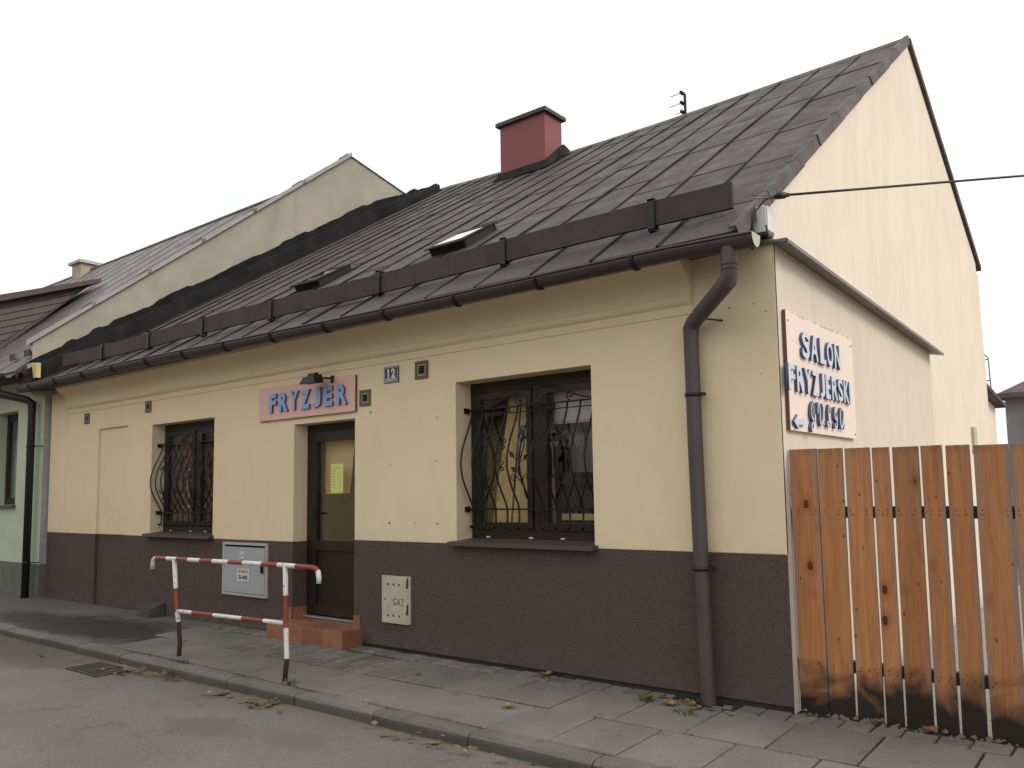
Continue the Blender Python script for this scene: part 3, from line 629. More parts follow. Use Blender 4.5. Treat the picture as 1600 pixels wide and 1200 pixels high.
# downpipe
b = MB(); b.tube([(-.15, -.455, 3.25), (-.15, -.455, 3.06), (-.165, -.445, 3.02), (-.60, -.125, 2.835), (-.637, -.10, 2.795), (-.64, -.10, 2.70), (-.635, -.10, 1.9), (-.62, -.10, .9), (-.605, -.10, .1), (-.60, -.10, -.02)], .058, 14)
dp = b.build('downpipe', 'pipe_brown', H); md = dp.modifiers.new('split', 'EDGE_SPLIT'); md.split_angle = R(32)
for p_, r_ in (((-.15, -.455, 3.13), .061), ((-.15, -.455, 3.095), .061)):
    b = MB(); b.tube([p_, (p_[0], p_[1], p_[2]-.008)], r_, 14); b.build('pipe_seam', 'black_pipe', dp)
for z, x_ in ((2.28, -.638), (.97, -.621)):
    b = MB(); b.tube([(x_, -.10, z-.014), (x_, -.10, z+.014)], .066, 14); b.box((x_-.012, -.04, z-.012), (x_+.012, .01, z+.012)); b.box((x_+.055, -.125, z-.012), (x_+.095, -.075, z+.012)); b.build('pipe_clamp', 'black_metal', dp)
b = MB(); b.tube([(-.42, .0, 2.84), (-.50, -.17, 2.84)], .007, 6); b.build('pipe_hook', 'iron', dp)
# windows
def window(parent, W, yf, mull, split=.5):
    x0, x1, z0, z1 = W
    b = MB(); f = .062; d0, d1 = yf, yf+.07
    zb = z0+.045
    b.box((x0, d0, z0), (x0+f, d1, z1)); b.box((x1-f, d0, z0), (x1, d1, z1)); b.box((x0+f, d0, z1-.10), (x1-f, d1, z1)); b.box((x0+f, d0, z0), (x1-f, d1, z0+.10))
    xm = x0+(x1-x0)*split; b.box((xm-mull/2, d0+.002, z0+.10), (xm+mull/2, d1, z1-.10))
    w = b.build('window', 'frame_wood', parent)
    for a, c in ((x0+f, xm-mull/2), (xm+mull/2, x1-f)):
        b = MB(); s = .062; a += .006; c -= .006; za, zc = z0+.106, z1-.106; e0, e1 = d0-.012, d1-.01
        b.box((a, e0, za), (a+s, e1, zc)); b.box((c-s, e0, za), (c, e1, zc)); b.box((a+s, e0, zc-s), (c-s, e1, zc)); b.box((a+s, e0, za), (c-s, e1, za+s*1.1))
        b.build('sash', 'frame_wood', w)
        b = MB(); b.box((a+s-.004, e0+.022, za+s*1.1-.004), (c-s+.004, e0+.026, zc-s+.004)); b.build('pane', 'window_glass', w)
    for t in (.12, .45, .68):
        b = MB(); xx = x0+(x1-x0)*t; b.box((xx, d0-.008, z0+.03), (xx+.045, d0+.001, z0+.042)); b.build('drain_cap', 'white_plastic', w)
    b = MB(); b.hexa([(x0-.05, -.085, z0-.038), (x1+.03, -.085, z0-.038), (x1+.03, yf-.002, z0-.012), (x0-.05, yf-.002, z0-.012), (x0-.05, -.085, z0-.002), (x1+.03, -.085, z0-.002), (x1+.03, yf-.002, z0+.022), (x0-.05, yf-.002, z0+.022)])
    b.build('sill', 'sill_stone', w)
    return w
window(H, WIN1, .19, .10, .55); window(H, WIN2, .22, .10, .52)
# door
D = MB(); x0, x1, z0, z1 = DOOR; yd = .19
D.box((x0, yd, z0), (x0+.075, yd+.08, z1)); D.box((x1-.06, yd, z0), (x1, yd+.08, z1)); D.box((x0+.075, yd, z1-.085), (x1-.06, yd+.08, z1)); door = D.build('door', 'frame_wood', H)
b = MB(); a, c = x0+.08, x1-.065; e0, e1 = yd-.012, yd+.06; zs = 1.05
b.box((a, e0, z0+.02), (a+.11, e1, z1-.09)); b.box((c-.11, e0, z0+.02), (c, e1, z1-.09)); b.box((a+.11, e0, z1-.20), (c-.11, e1, z1-.09)); b.box((a+.11, e0, zs-.11), (c-.11, e1, zs)); b.box((a+.11, e0, z0+.02), (c-.11, e1, z0+.14)); b.build('door_leaf', 'frame_wood', door)
b = MB(); b.box((a+.108, e0+.025, z0+.138), (c-.108, e0+.045, zs-.108)); b.build('door_panel', 'frame_wood', door)
b = MB(); b.box((a+.106, e0+.028, zs-.004), (c-.106, e0+.033, z1-.196)); b.build('pane', 'window_glass', door)
b = MB(); b.tube([(a+.055, e0-.002, 1.36), (a+.055, e0-.05, 1.36), (a+.17, e0-.055, 1.355)], .009, 8); b.box((a+.035, e0-.008, 1.25), (a+.075, e0-.001, 1.43)); b.build('door_handle', 'black_metal', door)
pbox('threshold', 'zinc', door, (x0+.01, yd-.05, .185), (x1-.01, yd+.08, .199))
# tiled step
S = MB(); S.box((-5.84, -.27, -.1), (-4.545, 0, .168)); S.box((DOOR[0]+.003, -.004, -.1), (DOOR[1]-.003, .3, .168)); st = S.build('step', 'tile_grout', H)
def tile(a, b_): 
    q = MB(); q.box(a, b_); q.build('tile', 'tile', st)
for i in range(4):
    xa = -5.84+i*.3238; tile((xa+.003, -.276, -.06), (xa+.3208, -.2705, .166)); tile((xa+.003, -.27, .1685), (xa+.3208, -.003, .176))
for i in range(3):
    xa = DOOR[0]+.01+i*.35; tile((xa, .0, .1685), (xa+.346, .185, .176))
tile((-4.5445, -.266, -.06), (-4.539, -.006, .166)); tile((-5.845, -.266, -.06), (-5.8405, -.006, .166))
tile((DOOR[0]+.0025, .004, .177), (DOOR[0]+.012, .186, .30)); tile((DOOR[0]-.10, -.016, .177), (DOOR[0]-.001, -.0055, .30)); tile((DOOR[1]+.001, -.016, .177), (DOOR[1]+.10, -.0055, .30)); tile((DOOR[1]-.012, .004, .177), (DOOR[1]-.003, .186, .30))
# wall vents
for (x0, z0, s_) in ((-11.10, 2.735, .165), (-9.20, 2.775, .165), (-4.592, 2.505, .172), (-3.745, 2.712, .182)):
    b = MB(); x1, z1 = x0+s_, z0+s_
    b.box((x0, -.012, z0), (x0+.028, .0, z1)); b.box((x1-.028, -.012, z0), (x1, 0, z1)); b.box((x0+.028, -.012, z0), (x1-.028, 0, z0+.028)); b.box((x0+.028, -.012, z1-.028), (x1-.028, 0, z1)); v = b.build('vent', 'vent_metal', H)
    pbox('vent_back', 'dark_hole', v, (x0+.027, -.003, z0+.027), (x1-.027, -.001, z1-.027))
    b = MB(); n = 5; w = (s_-.056)/n
    for i in range(n):
        for j in range(n):
            if 0 < i < n-1 and 0 < j < n-1: continue
            b.box((x0+.028+i*w+.004, -.009, z0+.028+j*w+.004), (x0+.028+(i+1)*w-.004, -.0035, z0+.028+(j+1)*w-.004))
    b.build('vent_cell', 'vent_cell', v)
    b = MB()
    for i in range(1, 4): b.box((x0+.028+i*w+.006, -.008, z0+.05), (x0+.028+i*w+.012, -.0035, z1-.05)); b.box((x0+.05, -.007, z0+.028+i*w+.006), (x1-.05, -.0032, z0+.028+i*w+.012))
    b.build('vent_grid', 'black_metal', v)
for x_, z, r_ in ((-4.13, 1.27, .010), (-3.45, 1.27, .008), (-4.12, 1.86, .006), (-3.46, 1.88, .006), (-3.45, 2.31, .006), (-3.75, 1.275, .005), (-4.42, 2.43, .009), (-.36, 2.93, .006), (-.17, 2.93, .005), (-.08, 2.86, .005), (-.13, 2.40, .004)):
    b = MB(); b.tube([(x_, -.0065, z), (x_, -.0045, z)], r_, 7); b.build('wall_hole', 'dark_hole', H)
# rooms behind the openings
def room(x0, x1, z0, z1, y0, y1, mat):
    b = MB(); b.face([(x0, y1, z0), (x1, y1, z0), (x1, y1, z1), (x0, y1, z1)]); b.face([(x0, y0, z0), (x0, y1, z0), (x0, y1, z1), (x0, y0, z1)]); b.face([(x1, y0, z0), (x1, y0, z1), (x1, y1, z1), (x1, y1, z0)]); b.face([(x0, y0, z1), (x0, y1, z1), (x1, y1, z1), (x1, y0, z1)]); b.face([(x0, y0, z0), (x1, y0, z0), (x1, y1, z0), (x0, y1, z0)])
    b.build('room', mat, H)
room(-9.6, -6.9, .15, 2.9, .27, 3.2, 'room_wall'); room(-6.3, -4.2, .15, 2.9, .275, 3.0, 'room_dark'); room(-3.9, -1.0, .15, 2.9, .30, 3.4, 'room_wall')
# party-wall upstand in felt along the left roof edge
b = MB(); path = []; pr = []; nrag = 90
def LE(v): return RP(1., v)
dpt = Vector((LE(1).x-LE(0).x, LE(1).y-LE(0).y, 0)).normalized(); side = Vector((dpt.y, -dpt.x, 0))   # towards our roof
for i in range(nrag+1):
    v = .0+1.0*i/nrag; p = LE(v); path.append(p); q_ = 1-.62*max(0, (v-.80)/.20); rag = .012*mnoise.noise(Vector((i*.9, 2, 0)))+.03*mnoise.cell(Vector((i*.45, 0, 0)))
    pr.append([Vector((0, 0, -.1))-side*.01, Vector((0, 0, .40*q_+rag))-side*.005, Vector((0, 0, .40*q_+rag))+side*.02, Vector((0, 0, .26*q_))+side*.03, Vector((0, 0, .23*q_))+side*.17, Vector((0, 0, .19*q_))+side*.19, Vector((0, 0, .02))+side*.23, Vector((0, 0, -.08))+side*.25])
b.ribbon(path, pr, closed=True); b.build('party_flashing', 'roof_felt', H)

# ------------------------------------------------------------------ signs and fittings on the house
sgn = thing('shop_sign', (-5.52, 0, 2.455), 'pink board over the door with raised blue letters FRYZJER', 'sign')
b = MB(); b.box((-6.395, -.030, 2.460), (-4.640, -.006, 2.855)); b.build('sign_board', 'pink_board', sgn)
pbox('board_edge', 'board_edge', sgn, (-4.6395, -.029, 2.461), (-4.636, -.007, 2.854)); pbox('board_edge', 'board_edge', sgn, (-6.394, -.029, 2.4565), (-4.640, -.007, 2.4595))
px = [-6.095, -5.885, -5.685, -5.475, -5.268, -5.065, -4.835]; pw = [.14, .165, .17, .165, .14, .145, .17]
for ch_, x_, w_ in zip('FRYZJER', px, pw):
    letter('letter', norm_letter(ch_, w_, .222, .026, .045, ('letter_blue', 'letter_side')), sgn, (x_, -.044, 2.546), (1, 0, 0), (0, 0, 1))
# lamp over the sign
lm = thing('sign_lamp', (-5.12, 0, 2.80), 'small black floodlight bracketed above the pink door sign', 'lamp')
b = MB(); b.hexa([(-5.30, -.27, 2.785), (-5.03, -.27, 2.785), (-5.06, -.12, 2.80), (-5.27, -.12, 2.80), (-5.26, -.25, 2.86), (-5.07, -.25, 2.86), (-5.08, -.13, 2.895), (-5.25, -.13, 2.895)]); b.build('lamp_housing', 'black_metal', lm)
b = MB(); b.hexa([(-5.22, -.22, 2.86), (-5.11, -.22, 2.86), (-5.11, -.15, 2.87), (-5.22, -.15, 2.87), (-5.22, -.21, 2.905), (-5.11, -.21, 2.905), (-5.11, -.15, 2.915), (-5.22, -.15, 2.915)]); b.build('lamp_gear', 'black_metal', lm)
b = MB(); b.tube([(-5.04, -.19, 2.84), (-4.99, -.15, 2.84), (-4.99, -.07, 2.845), (-5.02, -.035, 2.845)], .011, 6); b.tube([(-5.02, -.03, 2.80), (-5.02, -.03, 2.88)], .022, 6); b.tube([(-5.0, -.1, 2.84), (-4.93, -.1, 2.84)], .010, 6); b.build('lamp_bracket', 'black_metal', lm)
# number plate
npl = thing('house_number_plate', (-4.095, 0, 2.72), 'small dark enamel house number plate reading 12', 'number plate')
pbox('plate', 'plate_navy', npl, (-4.203, -.012, 2.715), (-3.985, -.002, 2.885))
b = MB()
for a, c in (((-4.196, -.0135, 2.722), (-4.191, -.0122, 2.878)), ((-3.997, -.0135, 2.722), (-3.992, -.0122, 2.878)), ((-4.191, -.0135, 2.722), (-3.997, -.0122, 2.727)), ((-4.191, -.0135, 2.873), (-3.997, -.0122, 2.878))): b.box(a, c)
b.build('plate_border', 'plate_white', npl)
letter('digit', letter_mesh('1', .125, .002, .006, 0, .9, ('plate_white',)), npl, (-4.135, -.0135, 2.770), (1, 0, 0), (0, 0, 1))
letter('digit', letter_mesh('2', .125, .002, .006, 0, .9, ('plate_white',)), npl, (-4.062, -.0135, 2.770), (1, 0, 0), (0, 0, 1))
pbox('name_strip', 'plate_white', npl, (-4.175, -.0138, 2.735), (-4.012, -.0124, 2.760))
b = MB()
for i in range(9): b.box((-4.166+i*.0165, -.0144, 2.742), (-4.155+i*.0165, -.0139, 2.753))
b.build('name_print', 'plate_navy', npl)
# side sign
ss = thing('side_sign', (.0, .9, 1.98), 'flaking pink board on the gable lettered SALON FRYZJERSKI with an arrow', 'sign')
b = MB(); 
def sidept(y, z, x_): return (x_, y, z)
b.box((.006, .098, 1.981), (.030, 1.690, 2.876)); b.build('sign_board', 'pink_chip', ss)
pbox('board_edge', 'board_edge', ss, (.007, .092, 1.981), (.029, .0975, 2.876))
b = MB()
for i in range(30):
    y = .12+i*.052
    if random.random() < .7: b.box((.0302, y, 2.876-U(.005, .022)), (.0312, y+U(.02, .05), 2.8765))
b.build('chipped_edge', 'cream_metal', ss)['kind'] = 'stuff'
row = [('SALON', [.435, .625, .825, 1.0, 1.19], [.16, .17, .14, .15, .15], 2.545, .205), ('FRYZJERSKI', [.105, .283, .448, .615, .775, .910, 1.078, 1.228, 1.385, 1.487], [.13, .145, .145, .145, .11, .11, .145, .125, .14, .045], 2.272, .195)]
for word_, ys, ws, z, h_ in row:
    for ch_, y, w_ in zip(word_, ys, ws):
        letter('letter', norm_letter(ch_, w_, h_, .022, .028, ('letter_pale', 'letter_side')), ss, (.044, y, z), (0, 1, 0), (0, 0, 1))
def stroke(name, pts, w, y0, z0, sc):
    """script letter cut from board: a thick ribbon following pts (y right, z up)"""
    P = []
    for i in range(len(pts)-1):      # Catmull-Rom
        p0, p1, p2, p3 = [Vector(pts[min(max(i+k, 0), len(pts)-1)]+(0,)) for k in (-1, 0, 1, 2)]
        for t in [q/4 for q in range(4)]:
            P.append(.5*((2*p1)+(-p0+p2)*t+(2*p0-5*p1+4*p2-p3)*t*t+(-p0+3*p1-3*p2+p3)*t**3))
    P.append(Vector(pts[-1]+(0,)))
    b = MB(); path = []; pr = []
    for i, p in enumerate(P):
        d = (P[min(i+1, len(P)-1)]-P[max(i-1, 0)]).normalized(); nrm = Vector((-d.y, d.x, 0)); ww = w*(.55+.45*math.sin(math.pi*(i+1)/(len(P)+1)))
        a = nrm*ww; path.append((.031, y0+p.x*sc, z0+p.y*sc)); pr.append([Vector((0, a.x, a.y)), Vector((.028, a.x, a.y)), Vector((.028, -a.x, -a.y)), Vector((0, -a.x, -a.y))])
    b.ribbon(path, pr, closed=True); o = b.build(name, ['letter_pale', 'letter_side'], ss)
    for p in o.data.polygons: p.material_index = 0 if p.normal.x > .7 else 1
    return o
sc = .175
stroke('letter', [(.38, 1.0), (.10, .80), (.02, .42), (.22, .20), (.36, .50), (.33, .95), (.30, .2), (.25, -.12), (.05, -.30), (-.02, -.12), (.18, .08), (.36, .14)], .011, .475, 2.045, sc)
stroke('letter', [(0, .50), (.06, .9), (.22, .96), (.28, .6), (.26, .2), (.40, .03), (.58, .3), (.66, .95), (.62, .3), (.68, .05), (.80, .14)], .011, .625, 2.045, sc)
stroke('letter', [(.46, .66), (.52, .92), (.34, .96), (.20, .66), (.22, .25), (.10, .04), (-.02, .12), (.10, .2), (.34, .04), (.52, .1)], .011, .845, 2.045, sc)
stroke('letter', [(.40, .96), (.14, .9), (.06, .55), (.24, .40), (.36, .7), (.34, .2), (.22, .02), (.04, .08), (.10, .2)], .011, 1.02, 2.045, sc)
stroke('letter', [(.52, .80), (.36, .98), (.12, .8), (.02, .4), (.14, .06), (.36, .2), (.52, .8), (.50, .2), (.58, .04), (.72, .2)], .011, 1.165, 2.045, sc)
b = MB(); ar = [(.0+.115, 2.045), (.20, 2.10), (.20, 2.068), (.36, 2.072), (.36, 2.030), (.20, 2.024), (.20, 1.992)]
b.face([(.052, y, z) for y, z in reversed(ar)]); n = len(ar)
for i in range(n):
    (ya, za), (yb, zb) = ar[i], ar[(i+1) % n]; b.face([(.031, ya, za), (.031, yb, zb), (.052, yb, zb), (.052, ya, za)], 1)
b.build('arrow', ['letter_pale', 'letter_side'], ss)
b = MB()
for y, z in ((.14, 2.80), (1.65, 2.80), (1.65, 2.02), (.14, 2.02)): b.tube([(.030, y, z), (.033, y, z)], .008, 8)
b.build('screw', 'iron', ss)
# electricity cabinet
ec = thing('meter_cabinet', (-6.67, 0, .37), 'pale grey electricity cabinet set in the brown plinth behind the railing', 'cabinet')
b = MB(); x0, x1, z0, z1 = -7.135, -6.205, .37, 1.008
b.box((x0, -.03, z0), (x0+.035, 0, z1)); b.box((x1-.035, -.03, z0), (x1, 0, z1)); b.box((x0+.035, -.03, z0), (x1-.035, 0, z0+.03)); b.box((x0+.035, -.03, z1-.03), (x1-.035, 0, z1)); b.build('cabinet_frame', 'cabinet_edge', ec)
pbox('shadow_gap', 'dark_hole', ec, (x0+.034, -.009, z0+.029), (x1-.034, -.007, z1-.029))
b = MB(); b.chamfer((x0+.045, -.035, z0+.037), (x1-.042, -.012, z1-.055), .0); cd = b.build('cabinet_door', 'grey_cabinet', ec)
b = MB(); b.box((x1-.10, -.05, .66), (x1-.055, -.0355, .78)); b.tube([(x1-.078, -.05, .68), (x1-.078, -.058, .76)], .012, 6); b.build('latch', 'black_metal', ec)
pbox('hinge', 'cabinet_edge', ec, (x0+.062, -.040, .86), (x0+.075, -.0355, .93))
lb = pbox('label_plate', 'label_white', ec, (-6.80, -.040, .545), (-6.545, -.0355, .695))
def word(txt, size, x_, y, z, parent, mat, xs=.8, bold=0.):
    me = letter_mesh(txt, size, .001, bold, 0, xs, (mat,)); letter('lettering', me, parent, (x_, y, z), (1, 0, 0), (0, 0, 1))
word('RE CIESZYN', .045, -6.672, -.0408, .648, lb, 'ink', .82); word('Zk 4405', .066, -6.672, -.0408, .572, lb, 'ink', .85, .002)
lb2 = pbox('label_plate', 'label_white', ec, (-6.735, -.0395, .815), (-6.655, -.0355, .905)); word('A', .06, -6.695, -.0402, .838, lb2, 'ink', .9)
# gas box
gb = thing('gas_box', (-4.02, 0, .27), 'cream metal gas cover marked GAZ on the plinth right of the door', 'gas box')
b = MB(); b.box((-4.218, -.028, .270), (-3.842, -.006, .740)); gd = b.build('cover', 'cream_metal', gb); pbox('cover_side', 'cream_metal', gb, (-3.841, -.022, .275), (-3.815, -.006, .742))
for z in (.655, .345):
    for x_ in (-4.125, -4.045, -3.965):
        b = MB(); b.tube([(x_, -.0285, z), (x_, -.030, z)], .0115, 10); b.build('vent_hole', 'dark_hole', gb)
b = MB(); b.tube([(-4.165, -.0285, .505), (-4.165, -.031, .505)], .009, 8); b.build('lock', 'rust', gb)
for z in (.62, .36): 
    b = MB(); b.hexa([(-3.862, -.034, z), (-3.838, -.034, z+.01), (-3.838, -.027, z+.01), (-3.862, -.027, z), (-3.85, -.034, z+.10), (-3.838, -.034, z+.11), (-3.838, -.027, z+.11), (-3.85, -.027, z+.10)]); b.build('rusty_hinge', 'rust', gb)
for ch_, x_ in zip('GAZ', (-4.03, -3.972, -3.917)): letter('letter', letter_mesh(ch_, .10, .0012, -.001, 0, .72, ('ink',)), gb, (x_, -.0292, .448), (1, 0, 0), (0, 0, 1))
# notice on the door glass
nz_ = thing('door_notice', (-5.21, .2, 1.59), 'yellow-green paper notice taped inside the glass of the door', 'notice')
pbox('paper', 'notice', nz_, (-5.325, .2005, 1.588), (-5.11, .2012, 1.915))
b = MB()
b.box((-5.285, .1998, 1.868), (-5.15, .2003, 1.873))
for i in range(7):
    z = 1.835-i*.031; w = U(.045, .07); b.box((-5.305, .1998, z), (-5.305+w, .2003, z+.006)); w = U(.02, .05); b.box((-5.185, .1998, z), (-5.185+w, .2003, z+.006))
b.build('print', 'notice_ink', nz_)
# junction box and cable on the gable
jb = thing('junction_box', (-.04, -.15, 3.42), 'white plastic electric box on the gable beside the gutter end', 'electric box')
b = MB(); b.chamfer((-.1, -.13, 3.42), (.0, .03, 3.62), .012); b.build('box_body', 'white_plastic', jb); pbox('box_lid', 'white_plastic', jb, (.0005, -.12, 3.43), (.012, .02, 3.61)); pbox('box_base', 'verge_metal', jb, (-.09, -.12, 3.40), (-.005, .02, 3.4195))
cb = thing('overhead_cable', (.05, .0, 3.3), 'black overhead power cable clamped at the house corner', 'cable')
ca = Vector((.10, -.03, 3.69)); cbp = Vector((1.435, 1.6, 3.985)); dirc = (cbp-ca)
pts = [ca+dirc*t+Vector((0, 0, .0006*(t*(t-7)))) for t in [0, .25, .5, .75, 1, 1.5, 2, 3, 4, 5, 6, 7]]
b = MB(); b.tube(pts, .0095, 6); b.build('span', 'black_pipe', cb)
d = dirc.normalized(); b = MB(); b.tube([ca-d*.06, ca-d*.05, ca+d*.01, ca+d*.015, ca+d*.05], [.012, .028, .026, .020, .014], 8); b.build('clamp', 'black_metal', cb)
b = MB(); b.tube([ca-d*.05, ca+Vector((-.10, -.09, -.03)), ca+Vector((-.145, -.17, -.13)), ca+Vector((-.155, -.21, -.26)), ca+Vector((-.16, -.22, -.42))], .010, 6); b.tube([ca+Vector((-.06, -.2, -.26)), ca+Vector((-.05, -.2, -.36))], .007, 6); b.build('drop', 'black_pipe', cb)
b = MB(); b.tube([ca-d*.05, (-.09, -.16, 3.70)], .0025, 4); b.tube([ca-d*.05+Vector((0, 0, -.02)), (-.09, -.1, 3.69)], .0025, 4); b.build('tie_wire', 'rust', cb)
end = pts[-1]; up_ = thing('utility_pole', (end.x+.12, end.y+.12, -.26), 'grey concrete utility pole carrying the overhead cable', 'pole')
b = MB(); b.tube([(end.x+.12, end.y+.12, -.3), (end.x+.12, end.y+.12, 7.2)], [.16, .10], 12); b.build('shaft', 'grey_house', up_); b = MB(); b.tube([(end.x-.02, end.y-.02, end.z), (end.x+.12, end.y+.12, end.z)], .025, 8); b.build('hook', 'iron', up_)
# aerial behind the ridge
ae = thing('roof_aerial', (-4.6, 8.0, 5.6), 'thin television aerial showing above the roof ridge', 'aerial')
b = MB(); b.tube([(-4.6, 8, 5.4), (-4.6, 8, 9.08)], .028, 6); b.build('mast', 'iron', ae)
for z, l in ((9.12, .30), (8.92, .34), (8.74, .20), (8.62, .28)):
    b = MB(); b.tube([(-4.6-l, 8, z), (-4.6, 8, z)], .008, 5); b.tube([(-4.66, 7.95, z), (-4.66, 8.05, z)], .035, 6); b.build('element', 'iron', ae)

# ------------------------------------------------------------------ wrought-iron window grilles
def spiral(c, r, turns, a0, sgn, n=22, y=None, shrink=.22):
    out = []
    for i in range(n+1):
        t = i/n; rr = r*(1-(1-shrink)*t); a = a0+sgn*turns*2*math.pi*t; out.append((c[0]+rr*math.cos(a), c[1]+rr*math.sin(a)))
    return out
def make_grille(label):
    # local frame: x 0..1.567 across the opening, z from the sill, y as in the wall
    W = 1.567; g = thing('window_grille', (0, 0, 0), label, 'window grille', 'wrought-iron grilles before the front windows')
    zt_, zb_ = 1.255, .30; yr = .158
    def yb(z):
        if z >= zt_ or z <= zb_: return yr
        t = (zt_-z)/(zt_-zb_); return yr-.175*math.sin(math.pi*t**1.15)**1.3
    bar = lambda name, pts, r=.009, n=6: part(name, 'iron', g, lambda b: b.tube(pts, r, n))
    for z in (zt_, zb_):
        bar('rail', [(.02, yr-.012, z), (W-.015, yr-.012, z)], .0085)
        for x_ in (.0, W-.022): pbox('fixing_plate', 'iron', g, (x_, yr-.045, z-.026), (x_+.022, yr+.02, z+.026))
    bar('rail', [(.45, yr-.012, zt_-.055), (W-.015, yr-.012, zt_-.055)], .006)
    N = 11
    for k in range(N):
        x_ = .075+k*(W-.15)/(N-1)
        if k == 5: zs = [.30, .24, .16, .10]
        pts = [(x_, yb(z), z) for z in [zt_-i*(zt_-zb_)/16 for i in range(17)]]
        pts += [(x_, yr, .22), (x_, yr-.005, .15)]
        foot = spiral((0, 0), .028, .8, 0, 1, 8)
        pts += [(x_, yr-.028+q[0]*.9, .135-abs(q[1])*.6+.012*(i/8)) for i, q in enumerate(foot[1:])]
        bar('bar', pts)
    def flat(name, p2, dz=0, r=.0065): return bar(name, [(p[0], yb(p[1])-.010, p[1]) for p in p2], r, 5)
    xm = W*.5
    # crest: two S curves rising to the middle, scrolls below
    for s in (-1, 1):
        f = lambda x_: xm+s*x_
        flat('crest', [(f(.70), zt_+.015), (f(.60), zt_+.03), (f(.45), zt_+.075), (f(.30), zt_+.135), (f(.18), zt_+.175), (f(.08), zt_+.19), (f(.02), zt_+.175)], r=.007)
        flat('scroll', [(f(.02), zt_+.02)]+[(xm+s*(q[0]), q[1]) for q in spiral((.115, zt_+.07), .062, 1.3, -2.2, 1)])
        flat('scroll', [(xm+s*q[0], q[1]) for q in spiral((.46, zt_+.055), .045, 1.2, -1.6, -1)])
        flat('scroll', [(xm+s*q[0], q[1]) for q in spiral((.26, zt_-.035), .036, 1.2, 1.4, 1)])
        # double scrolls on the bars
        for zc in (.965, .545):
            xc = .425
            for t in (-1, 1):
                for w in (-1, 1): flat('scroll', [(f(xc), zc+t*.004)]+[(xm+s*(xc+w*(q[0])), zc+t*q[1]) for q in spiral((.048, .045), .030, 1.15, 3.6, -1, 14)], r=.005)
        # side brackets towards the rose
        for t in (-1, 1):
            flat('scroll', [(f(.285), .80+t*.005), (f(.23), .80+t*.02), (f(.175), .80+t*.07)]+[(xm+s*q[0], .80+t*q[1]) for q in spiral((.195, .125), .026, 1.1, 0, 1, 14)], r=.0055)
            flat('scroll', [(xm+s*q[0], .80+t*q[1]) for q in spiral((.262, .045), .020, 1.1, 3.3, -1, 12)], r=.0045)
        flat('scroll', [(f(0), .53), (f(.04), .60)]+[(xm+s*q[0], q[1]) for q in spiral((.085, .585), .034, 1.2, 2.4, -1, 14)], r=.005)
    rose = flat('rose_stem', [(xm-.01, .40), (xm+.005, .52), (xm-.012, .66), (xm+.03, .78), (xm+.045, .88), (xm+.02, .96)], r=.0065)
    b = MB()
    for k in range(9):
        a = k*2.4; rr = .012+.0048*k; c = Vector((xm+.015+rr*math.cos(a), yb(.97)-.02-(.018-.002*k), .97+rr*math.sin(a)))
        r_ = Vector((math.cos(a), .25, math.sin(a)))*.028; u_ = Vector((-math.sin(a), 0, math.cos(a)))*.028
        b.face([c-r_*.4, c+u_*.8, c+r_*.9+Vector((0, -.012, 0)), c-u_*.8]); b.face([c-u_*.8+Vector((0, .002, 0)), c+r_*.9, c+u_*.8+Vector((0, .002, 0)), c-r_*.4])
    b.build('rose_flower', 'iron', g)
    for (lx, lz, a) in ((xm-.075, .80, 2.3), (xm+.10, .77, .6), (xm-.05, .66, 2.6)):
        b = MB(); d = Vector((math.cos(a), 0, math.sin(a))); n_ = Vector((-d.z, 0, d.x)); c = Vector((lx, yb(lz)-.014, lz))
        b.face([c-d*.05, c-d*.01+n_*.026+Vector((0, -.01, 0)), c+d*.055, c-d*.01-n_*.026+Vector((0, -.01, 0))]); b.tube([c-d*.05, (xm-.005, yb(lz)-.012, lz-.055)], .004, 4); b.build('rose_leaf', 'iron', g)
    for t in (-1, 1): flat('scroll', [(xm+.02+t*q[0], q[1]) for q in spiral((.05, 1.05), .022, 1.1, 3.4, -1, 12)], r=.0045)
    return g
g2 = make_grille('black wrought-iron grille with a rose, before the large right-hand window'); g2.location = (WIN2[0], 0, WIN2[2])
g1 = copy_tree(g2); g1['label'] = 'black wrought-iron grille before the window left of the door'; g1.location = (WIN1[0]+.004, -.035, WIN1[2]-.012); g1.scale = (1.003, 1, .985)

# ------------------------------------------------------------------ things seen inside the large window
bd = thing('leaning_board', (-2.6, .4, .15), 'pale yellow panel leaning inside the large right-hand window', 'board')
b = MB(); b.hexa([(-3.12, .335, .8), (-2.26, .335, .8), (-2.26, .36, .8), (-3.12, .36, .8), (-2.86, .43, 2.56), (-2.40, .43, 2.56), (-2.40, .455, 2.56), (-2.86, .455, 2.56)]); b.build('panel', 'pale_wood', bd)
for t in (.3, .6): b = MB(); b.hexa([(-3.12+.86*t, .33, .8), (-3.09+.86*t, .33, .8), (-3.09+.86*t, .335, .8), (-3.12+.86*t, .335, .8), (-2.86+.46*t, .425, 2.56), (-2.845+.46*t, .425, 2.56), (-2.845+.46*t, .43, 2.56), (-2.86+.46*t, .43, 2.56)]); b.build('panel_rib', 'guard_wood', bd)
cbn = thing('dark_cabinet', (-1.8, .4, .15), 'dark low cabinet behind the right pane of the large window', 'cabinet')
pbox('carcass', 'room_dark', cbn, (-2.22, .37, .15), (-1.2, .60, 1.30)); pbox('top_panel', 'room_dark', cbn, (-2.22, .38, 1.40), (-1.2, .55, 1.735)); pbox('shelf', 'pale_wood', cbn, (-2.22, .36, 1.302), (-1.2, .60, 1.36))
for x_ in (-2.2, -1.22): pbox('upright', 'room_dark', cbn, (x_-.015, .4, 1.361), (x_+.015, .52, 1.399))
scn = thing('grey_screen', (-1.75, .6, .15), 'plain grey partition panel inside the large window', 'partition')
